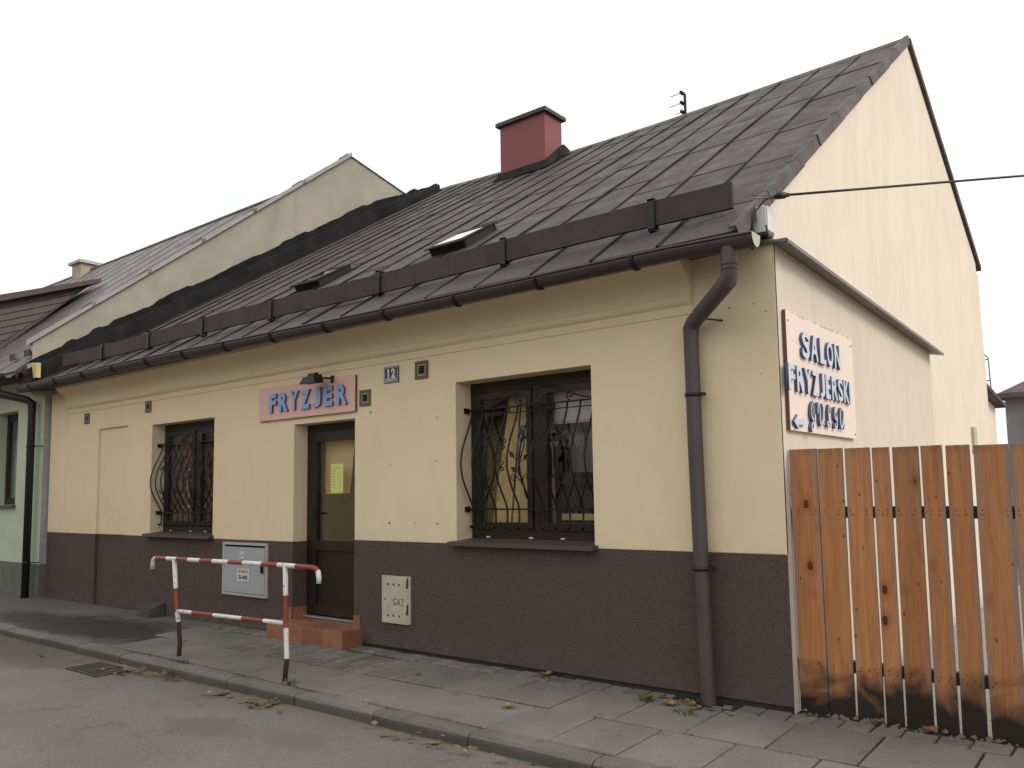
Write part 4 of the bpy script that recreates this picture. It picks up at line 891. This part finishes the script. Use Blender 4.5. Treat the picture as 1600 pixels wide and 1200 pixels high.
pbox('panel', 'room_grey', scn, (-2.3, .62, .15), (-1.05, .66, 2.3))
bx_ = thing('white_film', (-1.75, .4, 2.1), 'pale plastic film hung in the top of the right window pane', 'film'); pbox('film', 'banner_white', bx_, (-2.32, .40, 2.22), (-1.2, .403, 2.62)); pbox('film_edge', 'pink_board', bx_, (-2.32, .398, 2.19), (-1.2, .404, 2.2195))
b = MB()
for i in range(7): b.box((-2.18+i*.12, .398, 2.50), (-2.11+i*.12, .3995, 2.55))
for i in range(5): b.box((-1.98+i*.08, .398, 2.36), (-1.94+i*.08, .3995, 2.385))
b.build('faded_print', 'letter_pale', bx_)['kind'] = 'stuff'
yp = thing('yellow_panel', (-5.35, .36, .2), 'dull yellow panel seen behind the upper glass of the door', 'panel')
b = MB(); b.hexa([(-5.60, .34, 1.58), (-5.17, .34, 1.58), (-5.17, .35, 1.58), (-5.60, .35, 1.58), (-5.60, .34, 2.32), (-5.05, .34, 2.32), (-5.05, .35, 2.32), (-5.60, .35, 2.32)]); b.build('panel_face', 'opp_plaster', yp); pbox('panel_stand', 'room_dark', yp, (-5.62, .351, .15), (-5.58, .39, 2.3))
g1c = thing('brown_curtain', (-8.2, .5, .9), 'brown patterned curtain hanging inside the window left of the door', 'curtain')
b = MB(); path = [(-9.05+i*.03, .40+.03*math.sin(i*1.3), 0) for i in range(56)]; b.ribbon(path, [[Vector((0, 0, .95)), Vector((0, 0, 2.6))]]*56); b.build('cloth', 'brown_cloth', g1c)

# ------------------------------------------------------------------ plank fence
fe = thing('plank_fence', (.9, .1, -.05), 'orange-brown vertical plank gate with blackened board ends beside the gable', 'fence')
fx = [.012, .214, .402, .585, .711, .892, 1.037, 1.200, 1.405, 1.60, 1.76, 1.93, 2.12, 2.28, 2.46]; gaps = [.005, .018, .016, .016, .020, .018, .024, .014, .016, .018, .015, .018, .016, .018]
while fx[-1] < 4.7: fx.append(fx[-1]+U(.14, .20)); gaps.append(U(.012, .02))
for i in range(len(fx)-1):
    a, c = fx[i], fx[i+1]-gaps[i]; lean = U(-.004, .004); zt2 = 1.838-.021*min(fx[i], 1.8)+U(-.004, .004); zb2 = -.035-.008*min(fx[i], 1.6)
    b = MB(); q = MB(); y0, y1 = .09+U(-.003, .003), .114; n = 7; path = []; pr = []
    for k in range(n):
        t = k/(n-1); z = zb2+(zt2-zb2)*t; wob = .0025*mnoise.noise(Vector((i*3.1, z*1.4, 0))); dx = lean*t+wob
        path.append((0, 0, z)); ch_ = .003
        pr.append([Vector((a+dx, y0+ch_, 0)), Vector((a+dx+ch_, y0, 0)), Vector((c+dx-ch_, y0, 0)), Vector((c+dx, y0+ch_, 0)), Vector((c+dx, y1, 0)), Vector((a+dx, y1, 0))])
    b.ribbon(path, pr, closed=True); b.build('plank', 'fence_wood', fe)
for z0 in (1.345, .288): pbox('rail', 'fence_back', fe, (.02, .1145, z0), (4.7, .165, z0+.08))
b = MB(); 
for i in range(len(fx)-1):
    a, c = fx[i], fx[i+1]-gaps[i]
    for z in (1.40, 1.37, .335, .31): xa_, xc_ = U(a+.02, a+.05), U(c-.05, c-.02); b.tube([(xa_, .0845, z), (xa_, .0895, z)], .004, 6); b.tube([(xc_, .0845, z), (xc_, .0895, z)], .004, 6)
b.build('nail', 'iron', fe)['kind'] = 'stuff'
for x_ in (.06, 2.40, 4.62): pbox('fence_post', 'fence_back', fe, (x_-.04, .166, -.1), (x_+.04, .246, 1.7))

# ------------------------------------------------------------------ striped railing
ra = thing('railing', (-4.9, -1.34, -.04), 'red and white striped pipe railing at the kerb before the door', 'railing')
yr = -1.345
def bands(pts, cuts):
    """resample a polyline with colour breaks: cuts = list of (length, material)"""
    pts = [Vector(p) for p in pts]; L = [0]
    for a, c in zip(pts, pts[1:]): L.append(L[-1]+(c-a).length)
    def at(s):
        s = min(max(s, 0), L[-1])
        for i in range(len(L)-1):
            if s <= L[i+1]+1e-9: return pts[i].lerp(pts[i+1], (s-L[i])/max(1e-9, L[i+1]-L[i]))
        return pts[-1]
    ss_ = sorted(set([round(x_, 4) for x_ in L]+[round(c[0], 4) for c in cuts if c[0] < L[-1]])); P = [at(s) for s in ss_]; mi = []
    for s0, s1 in zip(ss_, ss_[1:]):
        mid = (s0+s1)/2; m_ = cuts[-1][1]
        for cl, cm in cuts:
            if mid < cl: m_ = cm; break
        mi.append(m_)
    return P, mi
def banded(name, pts, cuts, r, mats=('white_paint', 'red_paint', 'bare_post')):
    P, mi = bands(pts, cuts); b = MB(); b.tube(P, r, 12, mis=mi); return b.build(name, list(mats), ra)
pl = [(-5.80, -1.33, -.05), (-5.775, -1.335, .10), (-5.80, -1.34, .30), (-5.83, -1.345, .42), (-5.90, yr, .925)]
banded('post', pl, [(.36, 2), (.46, 0), (.70, 1), (9, 0)], .022)
pr_ = [(-3.985, -1.365, -.05), (-3.965, -1.36, .14), (-3.985, -1.355, .36), (-4.0, -1.35, .5), (-4.02, yr, .940)]
banded('post', pr_, [(.20, 2), (.46, 0), (.74, 1), (9, 0)], .022)
tr = [(-6.335, yr, .815), (-6.335, yr, .87), (-6.325, yr, .905), (-6.30, yr, .925), (-6.26, yr, .932), (-5.9, yr, .935), (-4.02, yr, .948), (-3.63, yr, .945), (-3.585, yr, .935), (-3.56, yr, .912), (-3.55, yr, .87), (-3.55, yr, .815)]
banded('top_rail', tr, [(.16, 0), (.38, 1), (.58, 0), (.80, 1), (1.02, 0), (1.24, 1), (1.52, 0), (1.76, 1), (2.06, 0), (2.30, 1), (2.56, 0), (2.87, 1), (9, 0)], .021)
banded('lower_rail', [(-5.83, yr, .415), (-3.99, yr, .445)], [(.30, 0), (.68, 1), (1.16, 0), (1.50, 1), (9, 0)], .019)

# ------------------------------------------------------------------ street drain
dr = thing('street_drain', (-6.33, -1.87, -.14), 'black cast-iron drain grate in the road beside the kerb', 'drain')
zd = -.122
b = MB(); b.box((-6.66, -2.06, zd-.06), (-6.00, -1.70, zd-.05)); b.build('pit', 'dark_hole', dr)
b = MB(); b.box((-6.66, -2.06, zd-.05), (-6.63, -1.70, zd)); b.box((-6.03, -2.06, zd-.05), (-6.0, -1.70, zd)); b.box((-6.63, -2.06, zd-.05), (-6.03, -2.035, zd)); b.box((-6.63, -1.725, zd-.05), (-6.03, -1.70, zd)); b.box((-6.345, -2.035, zd-.045), (-6.315, -1.725, zd-.002)); b.build('drain_frame', 'worn_iron', dr)
for i in range(7): pbox('grate_bar', 'worn_iron', dr, (-6.63, -2.0+i*.042, zd-.045), (-6.345, -1.982+i*.042, zd-.003)); pbox('grate_bar', 'worn_iron', dr, (-6.315, -2.0+i*.042, zd-.045), (-6.03, -1.982+i*.042, zd-.003))
# dark stone by the plinth
b = MB(); b.raw([(-8.95, -.20, -.03), (-8.52, -.24, -.03), (-8.48, -.02, -.03), (-8.98, -.02, -.03), (-8.90, -.15, .10), (-8.55, -.20, .09), (-8.52, -.03, .16), (-8.92, -.03, .18), (-8.72, -.10, .15)], [(0, 1, 5, 4), (1, 2, 6, 5), (2, 3, 7, 6), (3, 0, 4, 7), (4, 5, 8), (5, 6, 8), (6, 7, 8), (7, 4, 8)])
tag(b.build('stone_block', 'dark_stone'), 'dark grey stone block against the brown plinth left of the railing', 'stone')

# ------------------------------------------------------------------ the green neighbouring house
GH = thing('green_house', (-15, 0, 0), 'pale green plastered neighbour house with mauve metal roof at left', 'house')
XG = -12.36; yg = -.10
GW = (-14.45, -13.42, 1.49, 3.12)
b = MB(); wall_grid(b, -22, XG, .52, 3.62, yg, [GW+(.2, False)]); b.build('front_wall', 'green_plaster', GH)
b = MB(); wall_grid(b, -22, XG, -.3, .52, yg-.006, []); b.face([(-22, yg-.006, .52), (XG, yg-.006, .52), (XG, yg+.02, .52), (-22, yg+.02, .52)]); b.face([(XG, yg-.006, -.3), (XG, .02, -.3), (XG, .02, .52), (XG, yg-.006, .52)]); b.build('plinth', 'green_plinth', GH)
b = MB(); b.face([(XG, yg, .52), (XG, .02, .52), (XG, .02, 3.62), (XG, yg, 3.62)]); b.build('wall_end', 'insul_edge', GH)
x0, x1, z0, z1 = GW; yw = yg+.2
b = MB(); b.box((x0, yw, z0), (x0+.09, yw+.07, z1)); b.box((x1-.09, yw, z0), (x1, yw+.07, z1)); b.box((x0+.09, yw, z1-.12), (x1-.09, yw+.07, z1)); b.box((x0+.09, yw, z0), (x1-.09, yw+.07, z0+.12)); b.box((x0+.47, yw, z0+.12), (x0+.56, yw+.07, z1-.12)); gwn = b.build('window', 'frame_wood', GH)
pbox('pane', 'window_glass', gwn, (x0+.085, yw+.03, z0+.115), (x1-.085, yw+.034, z1-.115)); pbox('sill', 'sill_stone', gwn, (x0-.04, yg-.06, z0-.05), (x1+.03, yw, z0-.003))
b = MB(); path = [(x0+.05+i*.02, yw+.12+.015*math.sin(i*1.7), 0) for i in range(48)]
b.ribbon(path, [[Vector((0, 0, z0)), Vector((0, 0, z1-.45))]]*48); b.build('curtain', 'curtain', gwn)
b = MB(); b.face([(-20, yw+.7, z0-.6), (x1+.3, yw+.7, z0-.6), (x1+.3, yw+.7, z1+.4), (-20, yw+.7, z1+.4)]); b.face([(-20, yw+.07, z1+.4), (x1+.3, yw+.07, z1+.4), (x1+.3, yw+.7, z1+.4), (-20, yw+.7, z1+.4)]); b.build('room', 'room_wall', GH)
# roof following the skewed gable
def GP(s, v, h=0.):     # s metres to the left along the ridge
    e = Vector((-12.52-s, -.55, 3.66)); r_ = Vector((-9.97-s, 4.04, 7.72)); p = e.lerp(r_, v)
    if h: p += Vector((0, -.662, .749))*h
    return p
b = MB(); b.raw([GP(0, 0), GP(14, 0), GP(14, 1), GP(0, 1), GP(0, 0, -.08), GP(14, 0, -.08), GP(14, 1, -.08), GP(0, 1, -.08)], [(0, 3, 2, 1), (4, 5, 6, 7), (0, 1, 5, 4), (3, 7, 6, 2), (0, 4, 7, 3), (1, 2, 6, 5)]); groof = b.build('roof', 'green_roof', GH)
b = MB(); p = [GP(0, 1), GP(14, 1)]; b.face([p[0], p[1], p[1]+Vector((3, 4, -3.6)), p[0]+Vector((3, 4, -3.6))]); b.build('rear_slope', 'green_roof', GH)
for k in range(1, 15):
    b = MB(); s = k*.95; b.hexa([GP(s-.012, 0, .001), GP(s+.012, 0, .001), GP(s+.012, 1, .001), GP(s-.012, 1, .001), GP(s-.008, 0, .012), GP(s+.008, 0, .012), GP(s+.008, 1, .012), GP(s-.008, 1, .012)]); b.build('seam', 'green_roof', groof)
b = MB(); b.tube([GP(0, 1, .01), GP(14, 1, .01)], .035, 8); b.build('ridge_cap', 'green_roof', GH)
for s in (.35, .95): 
    b = MB(); p = GP(s, .07, .02); b.hexa([p+Vector(q) for q in ((-.13, -.03, 0), (.13, -.03, 0), (.13, .02, .02), (-.13, .02, .02), (-.10, -.05, .11), (.10, -.05, .11), (.10, -.03, .12), (-.10, -.03, .12))]); b.build('snow_stop', 'verge_metal', groof)
b = MB(); b.face([(-22, -.5, 3.60), (-12.36, -.5, 3.60), (-12.36, .02, 3.62), (-22, .02, 3.62)]); b.build('soffit', 'black_metal', GH)
b = MB(); b.box((-22, -.53, 3.55), (-12.40, -.50, 3.66)); b.build('fascia', 'black_metal', GH)
# gable firewall above our roof
P0 = Vector((-12.33, -.33, 0)); P1 = Vector((LE(1).x+.02, LE(1).y, 0)); dg = (P1-P0).normalized(); ng = Vector((dg.y, -dg.x, 0))
def GW_(s, z, o=0.): return P0+dg*s+ng*o+Vector((0, 0, z))
slen = (P1-P0).length
sa = 5.13; prof_w = [(0, 3.3), (0, 4.20), (sa, 7.98), (sa+3.6, 5.85), (sa+3.6, 3.3)]
b = MB(); b.face([GW_(s, z) for s, z in prof_w]); b.face([GW_(s, z, -.28) for s, z in reversed(prof_w)])
for i in range(len(prof_w)):
    (s0, z0_), (s1, z1_) = prof_w[i], prof_w[(i+1) % len(prof_w)]; b.face([GW_(s0, z0_), GW_(s0, z0_, -.28), GW_(s1, z1_, -.28), GW_(s1, z1_)])
b.build('gable_wall', 'party_plaster', GH)
for k in range(6):
    t0, t1 = k/6, (k+1)/6; s0, s1 = sa*t0-.08*(k == 0), sa*t1+.06; z0_, z1_ = 4.20+3.78*s0/sa, 4.20+3.78*s1/sa
    b = MB(); l0, l1 = .035, .018
    b.hexa([GW_(s0, z0_+.004, .05), GW_(s1, z1_+.004, .05), GW_(s1, z1_+.004, -.33), GW_(s0, z0_+.004, -.33), GW_(s0, z0_+l0, .05), GW_(s1, z1_+l1, .05), GW_(s1, z1_+l1, -.33), GW_(s0, z0_+l0, -.33)])
    b.hexa([GW_(s0, z0_-.055, .05), GW_(s1, z1_-.055, .05), GW_(s1, z1_-.055, .042), GW_(s0, z0_-.055, .042), GW_(s0, z0_+.003, .05), GW_(s1, z1_+.003, .05), GW_(s1, z1_+.003, .042), GW_(s0, z0_+.003, .042)]); cp = b.build('coping', 'zinc', GH)
    b = MB(); b.hexa([GW_(s1-.24, z1_-.15, -.05), GW_(s1-.06, z1_-.02, -.05), GW_(s1-.06, z1_-.02, -.30), GW_(s1-.24, z1_-.15, -.30), GW_(s1-.24, z1_-.10, -.05), GW_(s1-.06, z1_+.035, -.05), GW_(s1-.06, z1_+.035, -.30), GW_(s1-.24, z1_-.10, -.30)]); b.build('lap_strip', 'verge_metal', cp)
b = MB(); b.hexa([GW_(sa, 7.985, .015), GW_(sa+3.6, 5.855, .015), GW_(sa+3.6, 5.855, -.30), GW_(sa, 7.985, -.30), GW_(sa, 8.01, .015), GW_(sa+3.6, 5.88, .015), GW_(sa+3.6, 5.88, -.30), GW_(sa, 8.01, -.30)]); b.build('coping', 'verge_metal', GH)
# cut end of the wall at the eaves
pbox('wall_block', 'foam_green', GH, (-12.34, -.40, 3.50), (-12.12, -.34, 3.78)); pbox('wall_block', 'foam_yellow', GH, (-12.118, -.41, 3.52), (-11.95, -.34, 3.76))
b = MB(); b.box((-22, .02, 3.55), (-12.45, .06, 4.12)); b.build('attic_wall', 'black_metal', GH)
pbox('eaves_block', 'clad_board', GH, (-12.60, -.42, 3.42), (-12.345, -.25, 3.74))
# gutter and downpipe
b = MB(); path = []; pr = []
for i in range(13):
    x_ = -22+9.55*i/12; path.append((x_, -.63, 3.62)); pr.append([Vector((0, -.07*math.cos(a), -.08*math.sin(a))) for a in [math.pi*k/8 for k in range(9)]])
b.ribbon(path, pr, sm=True); ggut = b.build('gutter', 'black_pipe', GH)
b = MB(); b.tube([(-22, -.70, 3.622), (-12.45, -.70, 3.622)], .010, 6); b.build('gutter_lip', 'zinc', ggut)
b = MB(); b.tube([(-12.98, -.63, 3.56), (-12.98, -.62, 3.40), (-12.95, -.58, 3.33), (-12.60, -.28, 3.22), (-12.545, -.22, 3.16), (-12.545, -.22, 3.0), (-12.545, -.22, -.02)], .060, 12); gdp = b.build('downpipe', 'black_pipe', GH)
for z in (2.45, .55): b = MB(); b.tube([(-12.545, -.22, z-.02), (-12.545, -.22, z+.02)], .067, 12); b.tube([(-12.48, -.2, z), (-12.36, -.09, z)], .008, 5); b.build('pipe_clamp', 'black_metal', gdp)
# dormer with lapped boards on its cheek
dm = MB(); Xd = -16.0
dm.face([(Xd, 2.22, 6.27), (Xd, -.1, 4.05), (Xd, -.1, 5.36), ]); dm.build('dormer', 'clad_board', GH); dmo = GH.children[-1]
tp = lambda y: 6.27+(y-2.22)*.39
for k in range(9):
    z_off0, z_off1 = -.135*(k+1)-.02, -.135*k-.02
    # trapezoid between two parallel lines, clipped by the main roof
    ymax = 2.22+(z_off0)/(.885-.39)*1.0
    ya = -.1
    if ymax < ya+.05: break
    y_hi = 2.22+(z_off1)/(.885-.39)
    b = MB(); o0, o1 = .035, .008
    b.hexa([(Xd+.002, ya, tp(ya)+z_off0), (Xd+.002, ymax, tp(ymax)+z_off0), (Xd+.002, y_hi, tp(y_hi)+z_off1), (Xd+.002, ya, tp(ya)+z_off1), (Xd+o0, ya, tp(ya)+z_off0), (Xd+o0, ymax, tp(ymax)+z_off0), (Xd+o1, y_hi, tp(y_hi)+z_off1), (Xd+o1, ya, tp(ya)+z_off1)]); b.build('cladding_board', 'clad_board', dmo)
b = MB(); b.hexa([(Xd-2.4, -.3, tp(-.3)-.03), (Xd+.22, -.3, tp(-.3)-.03), (Xd+.22, 2.3, tp(2.3)-.03), (Xd-2.4, 2.3, tp(2.3)-.03), (Xd-2.4, -.3, tp(-.3)+.12), (Xd+.22, -.3, tp(-.3)+.12), (Xd+.22, 2.3, tp(2.3)+.06), (Xd-2.4, 2.3, tp(2.3)+.06)]); b.build('dormer_roof', 'clad_board', dmo)
b = MB(); b.box((Xd-2.3, -.1, 3.95), (Xd, -.02, 5.33)); b.build('dormer_front', 'clad_board', dmo)
# its chimney
b = MB(); b.box((-20.72, 3.75, 7.0), (-20.2, 4.85, 7.86)); gc = b.build('chimney', 'chimney_plaster', GH)
b = MB(); b.chamfer((-20.80, 3.67, 7.86), (-20.12, 4.93, 7.95), .02); b.build('chimney_cap', 'zinc', gc)

# ------------------------------------------------------------------ behind, at the right edge
gh = thing('grey_outhouse', (1.5, 16, -.26), 'grey rendered building with brown roof far behind the fence', 'building')
b = MB(); b.box((-.76, 16, -.26), (5, 21, 3.62)); b.build('wall', 'grey_house', gh); b = MB(); b.hexa([(-.95, 15.7, 3.62), (5.2, 15.7, 3.62), (5.2, 21.3, 3.62), (-.95, 21.3, 3.62), (1.6, 18, 5.1), (2.6, 18, 5.1), (2.6, 19, 5.1), (1.6, 19, 5.1)]); b.build('roof', 'grey_house_roof', gh); pbox('eaves_board', 'grey_house_roof', gh, (-.97, 15.68, 3.55), (5.22, 15.72, 3.66))
fr = thing('metal_ladder_frame', (-.2, 10.2, 3.1), 'small dark metal frame standing on the rear roof beyond the gable', 'frame')
for a, c in (((-.27, 10, 3.1), (-.27, 10, 3.86)), ((-.135, 10, 3.1), (-.15, 10, 3.72)), ((-.27, 10, 3.86), (-.15, 10, 3.72)), ((-.27, 10, 3.68), (-.15, 10, 3.70)), ((-.27, 10, 3.32), (-.14, 10, 3.34)), ((-.22, 10, 3.3), (-.235, 10, 3.6))): b = MB(); b.tube([a, c], .009, 5); b.build('strut', 'iron', fr)

# ------------------------------------------------------------------ houses over the road (seen only in the glass)
oh = thing('opposite_house', (-12, -12.5, -.26), 'cream house across the road mirrored in the door and window glass', 'house')
b = MB(); b.box((-24, -20, -.3), (-4, -12.5, 3.8)); b.build('wall', 'opp_plaster', oh)
b = MB(); b.hexa([(-24.4, -20.4, 3.8), (-3.6, -20.4, 3.8), (-3.6, -12.0, 3.8), (-24.4, -12.0, 3.8), (-24.4, -16.4, 6.4), (-3.6, -16.4, 6.4), (-3.6, -16.0, 6.4), (-24.4, -16.0, 6.4)]); b.build('roof', 'opp_roof', oh)
for x_ in (-7.2, -17.0):
    b = MB(); b.box((x_, -12.5, 1.2), (x_+1.1, -12.44, 2.7)); w_ = b.build('window', 'frame_wood', oh); pbox('pane', 'room_dark', w_, (x_+.08, -12.439, 1.28), (x_+1.02, -12.43, 2.62))
bn = thing('shop_banner', (-10.8, -12.4, 3.4), 'white banner with red lower edge on the house across the road, seen mirrored', 'banner')
pbox('cloth', 'banner_white', bn, (-13.0, -12.46, 2.85), (-8.6, -12.43, 3.6)); pbox('red_strip', 'pink_board', bn, (-13.0, -12.429, 2.85), (-8.6, -12.42, 2.92))
pbox('shutter', 'shutter_grey', oh, (-12.7, -12.49, .2), (-9.0, -12.44, 2.7))
ob = thing('opposite_brick_house', (-36, -12.5, -.26), 'brick house across the road mirrored in the left window', 'house')
b = MB(); b.box((-46, -20, -.3), (-25.5, -12.5, 5.2)); b.build('wall', 'opp_brick', ob)
b = MB(); b.hexa([(-46.4, -20.4, 5.2), (-25.1, -20.4, 5.2), (-25.1, -12.0, 5.2), (-46.4, -12.0, 5.2), (-46.4, -16.4, 8.2), (-25.1, -16.4, 8.2), (-25.1, -16.0, 8.2), (-46.4, -16.0, 8.2)]); b.build('roof', 'opp_roof', ob)
for i in range(6):
    x_ = -28-i*2.6; b = MB(); b.box((x_, -12.5, 1.2), (x_+1.1, -12.44, 2.8)); w_ = b.build('window', 'white_plastic', ob); pbox('pane', 'room_dark', w_, (x_+.1, -12.439, 1.3), (x_+1.0, -12.43, 2.7))

# ------------------------------------------------------------------ leaves and weeds
def leaf(b, c, size, a, tilt, curl):
    pts = [(0, -.5), (.22, -.36), (.46, -.20), (.36, .02), (.40, .26), (.18, .30), (0, .55), (-.18, .30), (-.40, .26), (-.36, .02), (-.46, -.20), (-.22, -.36)]
    rot = Matrix.Rotation(a, 3, 'Z') @ Matrix.Rotation(tilt, 3, 'X'); cc = Vector(c); ctr = cc+Vector((0, 0, .004))
    P = [cc+rot @ Vector((x_*size, y_*size, curl*size*(x_*x_*2+y_*y_)+.004)) for x_, y_ in pts]
    for i in range(len(P)): b.face([ctr, P[i], P[(i+1) % len(P)]])
def gzof(x, y): return zt(y)+.006 if y > -1.6 else road_z(x, y)+.006
piles = [((-5.95, -1.78), .30, .09, 46, 'heap of brown fallen leaves on the drain grate'), ((-5.45, -1.68), .26, .06, 34, 'yellowish fallen leaves along the kerb right of the drain'), ((-4.40, -1.76), .20, .07, 26, 'small heap of curled brown leaves at the kerb below the railing'), ((-3.75, -1.74), .26, .08, 40, 'brown leaf heap by the kerb near the right railing post'),
         ((-7.6, -1.9), .16, .06, 10, 'few brown leaves at the kerb on the left'), ((-2.0, -1.72), .9, .05, 26, 'thin scatter of dead leaves along the kerb at the middle'), ((-.7, -1.70), .55, .05, 22, 'scattered dead leaves along the kerb at the front edge')]
for (cx, cy), rx, ry, n, lab in piles:
    b = MB()
    for i in range(n):
        x_, y_ = cx+random.gauss(0, rx*.5), cy+random.gauss(0, ry*.7); y_ = min(y_, -1.625); leaf(b, (x_, y_, gzof(x_, y_)+random.random()**2*.05*(n > 24)), U(.025, .06), U(0, 6.28), U(-.4, .4), U(-.1, .35))
    o = b.build('leaf_litter', 'dead_leaf'); tag(o, lab, 'leaves', 'dead leaves along the kerb', 'stuff')
b = MB()
for i in range(26): x_, y_ = random.gauss(-.66, .10), random.gauss(-.22, .07); leaf(b, (x_, y_, zt(y_)+U(-.012, .012)), U(.03, .06), U(0, 6.28), U(-.5, .5), U(.1, .5))
tag(b.build('leaf_litter', 'dead_leaf'), 'brown leaf litter round the foot of the downpipe', 'leaves', None, 'stuff')
for (x_, y_, w_) in (((-.80, -.12, .10), (-.52, -.14, .09), (-.72, -.16, .07), (-.46, -.08, .08))): slab(x_-w_/2, x_+w_/2, y_-w_/2, y_+w_/2, -.012, U(-30, 30), U(-4, 4), U(-4, 4), 'sett', 'sett', .004, .01)
for (x_, y_), s, lab in (((-2.12, -.06), .13, 'curled tan leaf against the plinth on the sett strip'), ((-1.78, -.98), .10, 'small tan leaf lying on a slab in the kerb row'), ((-.95, -.17), .09, 'dry leaf by the wall left of the downpipe'), ((-3.1, -.62), .06, 'small reddish leaf on a slab below the gas box'), ((-.82, -.30), .12, 'brown leaf on the soil at the foot of the downpipe'), ((.55, .02), .10, 'orange leaf at the foot of the fence'), ((.86, .02), .10, 'rust-coloured leaf under the middle of the fence')):
    b = MB(); leaf(b, (x_, y_, zt(y_)+.010), s, U(0, 6.28), U(-.15, .15), .25); leaf(b, (x_+.03, y_-.01, zt(y_)+.02), s*.6, U(0, 6.28), .4, .3); o = b.build('fallen_leaf', 'dead_leaf'); tag(o, lab, 'leaf', 'single fallen leaves')
def tuft(x_, y_, n, hgt, spread, lab):
    b = MB()
    for i in range(n):
        a = U(0, 6.28); r_ = U(0, spread); c = Vector((x_+r_*math.cos(a), y_+r_*math.sin(a)*.6, zt(y_)-.02)); d = Vector((math.cos(a), math.sin(a), 0)); h = hgt*U(.5, 1.2); w = Vector((-d.y, d.x, 0))*U(.003, .007)
        m1 = c+d*h*.3+Vector((0, 0, h*.7)); t_ = c+d*h*.8+Vector((0, 0, h*.85)); b.face([c-w, c+w, m1+w, m1-w]); b.face([m1-w, m1+w, t_])
    tag(b.build('weed_tuft', 'weed'), lab, 'weed', 'weeds in the paving joints')
tuft(-1.02, -.30, 40, .085, .06, 'green weed tuft in a slab joint by the wall'); tuft(-.62, -.42, 34, .05, .11, 'low weeds and moss round the foot of the downpipe'); tuft(-3.86, -1.40, 40, .05, .09, 'weeds round the foot of the right railing post'); tuft(-5.55, -1.40, 44, .045, .16, 'weeds along the joint by the left railing post'); tuft(.10, -.05, 14, .045, .04, 'small weeds at the house corner by the fence'); tuft(1.15, -.10, 14, .035, .07, 'weeds at the base of the fence on the right'); tuft(-2.08, -.12, 20, .05, .04, 'small weed under the curled leaf by the plinth')
b = MB()
for i in range(420):
    x_ = U(-7.2, 2.6); lineY = random.choice((-1.452, -1.452, -.836, -.2)); y_ = lineY+random.gauss(0, .006); c = Vector((x_, y_, zt(y_)-.012)); h = U(.008, .022); a = U(0, 6.28); d = Vector((math.cos(a), math.sin(a), 0))*h*.6; w = Vector((-d.y, d.x, 0)).normalized()*U(.003, .008); b.face([c-w, c+w, c+d+Vector((0, 0, h))])
tag(b.build('joint_moss', 'weed'), 'sparse moss and grass in the joints of the paving', 'moss', None, 'stuff')
b = MB()
for i in range(260):
    x_ = U(.02, 4.4); y_ = U(-.02, .12); s = U(.01, .03); c = Vector((x_, y_, -.02+U(0, .015))); b.raw([c+Vector(q)*s for q in ((1, 0, 0), (0, 1, 0), (-1, 0, 0), (0, -1, 0), (.2, .1, .9))], [(0, 1, 4), (1, 2, 4), (2, 3, 4), (3, 0, 4)])
tag(b.build('rubble_strip', 'sett'), 'strip of crumbled mortar and grit along the fence foot', 'grit', None, 'stuff')
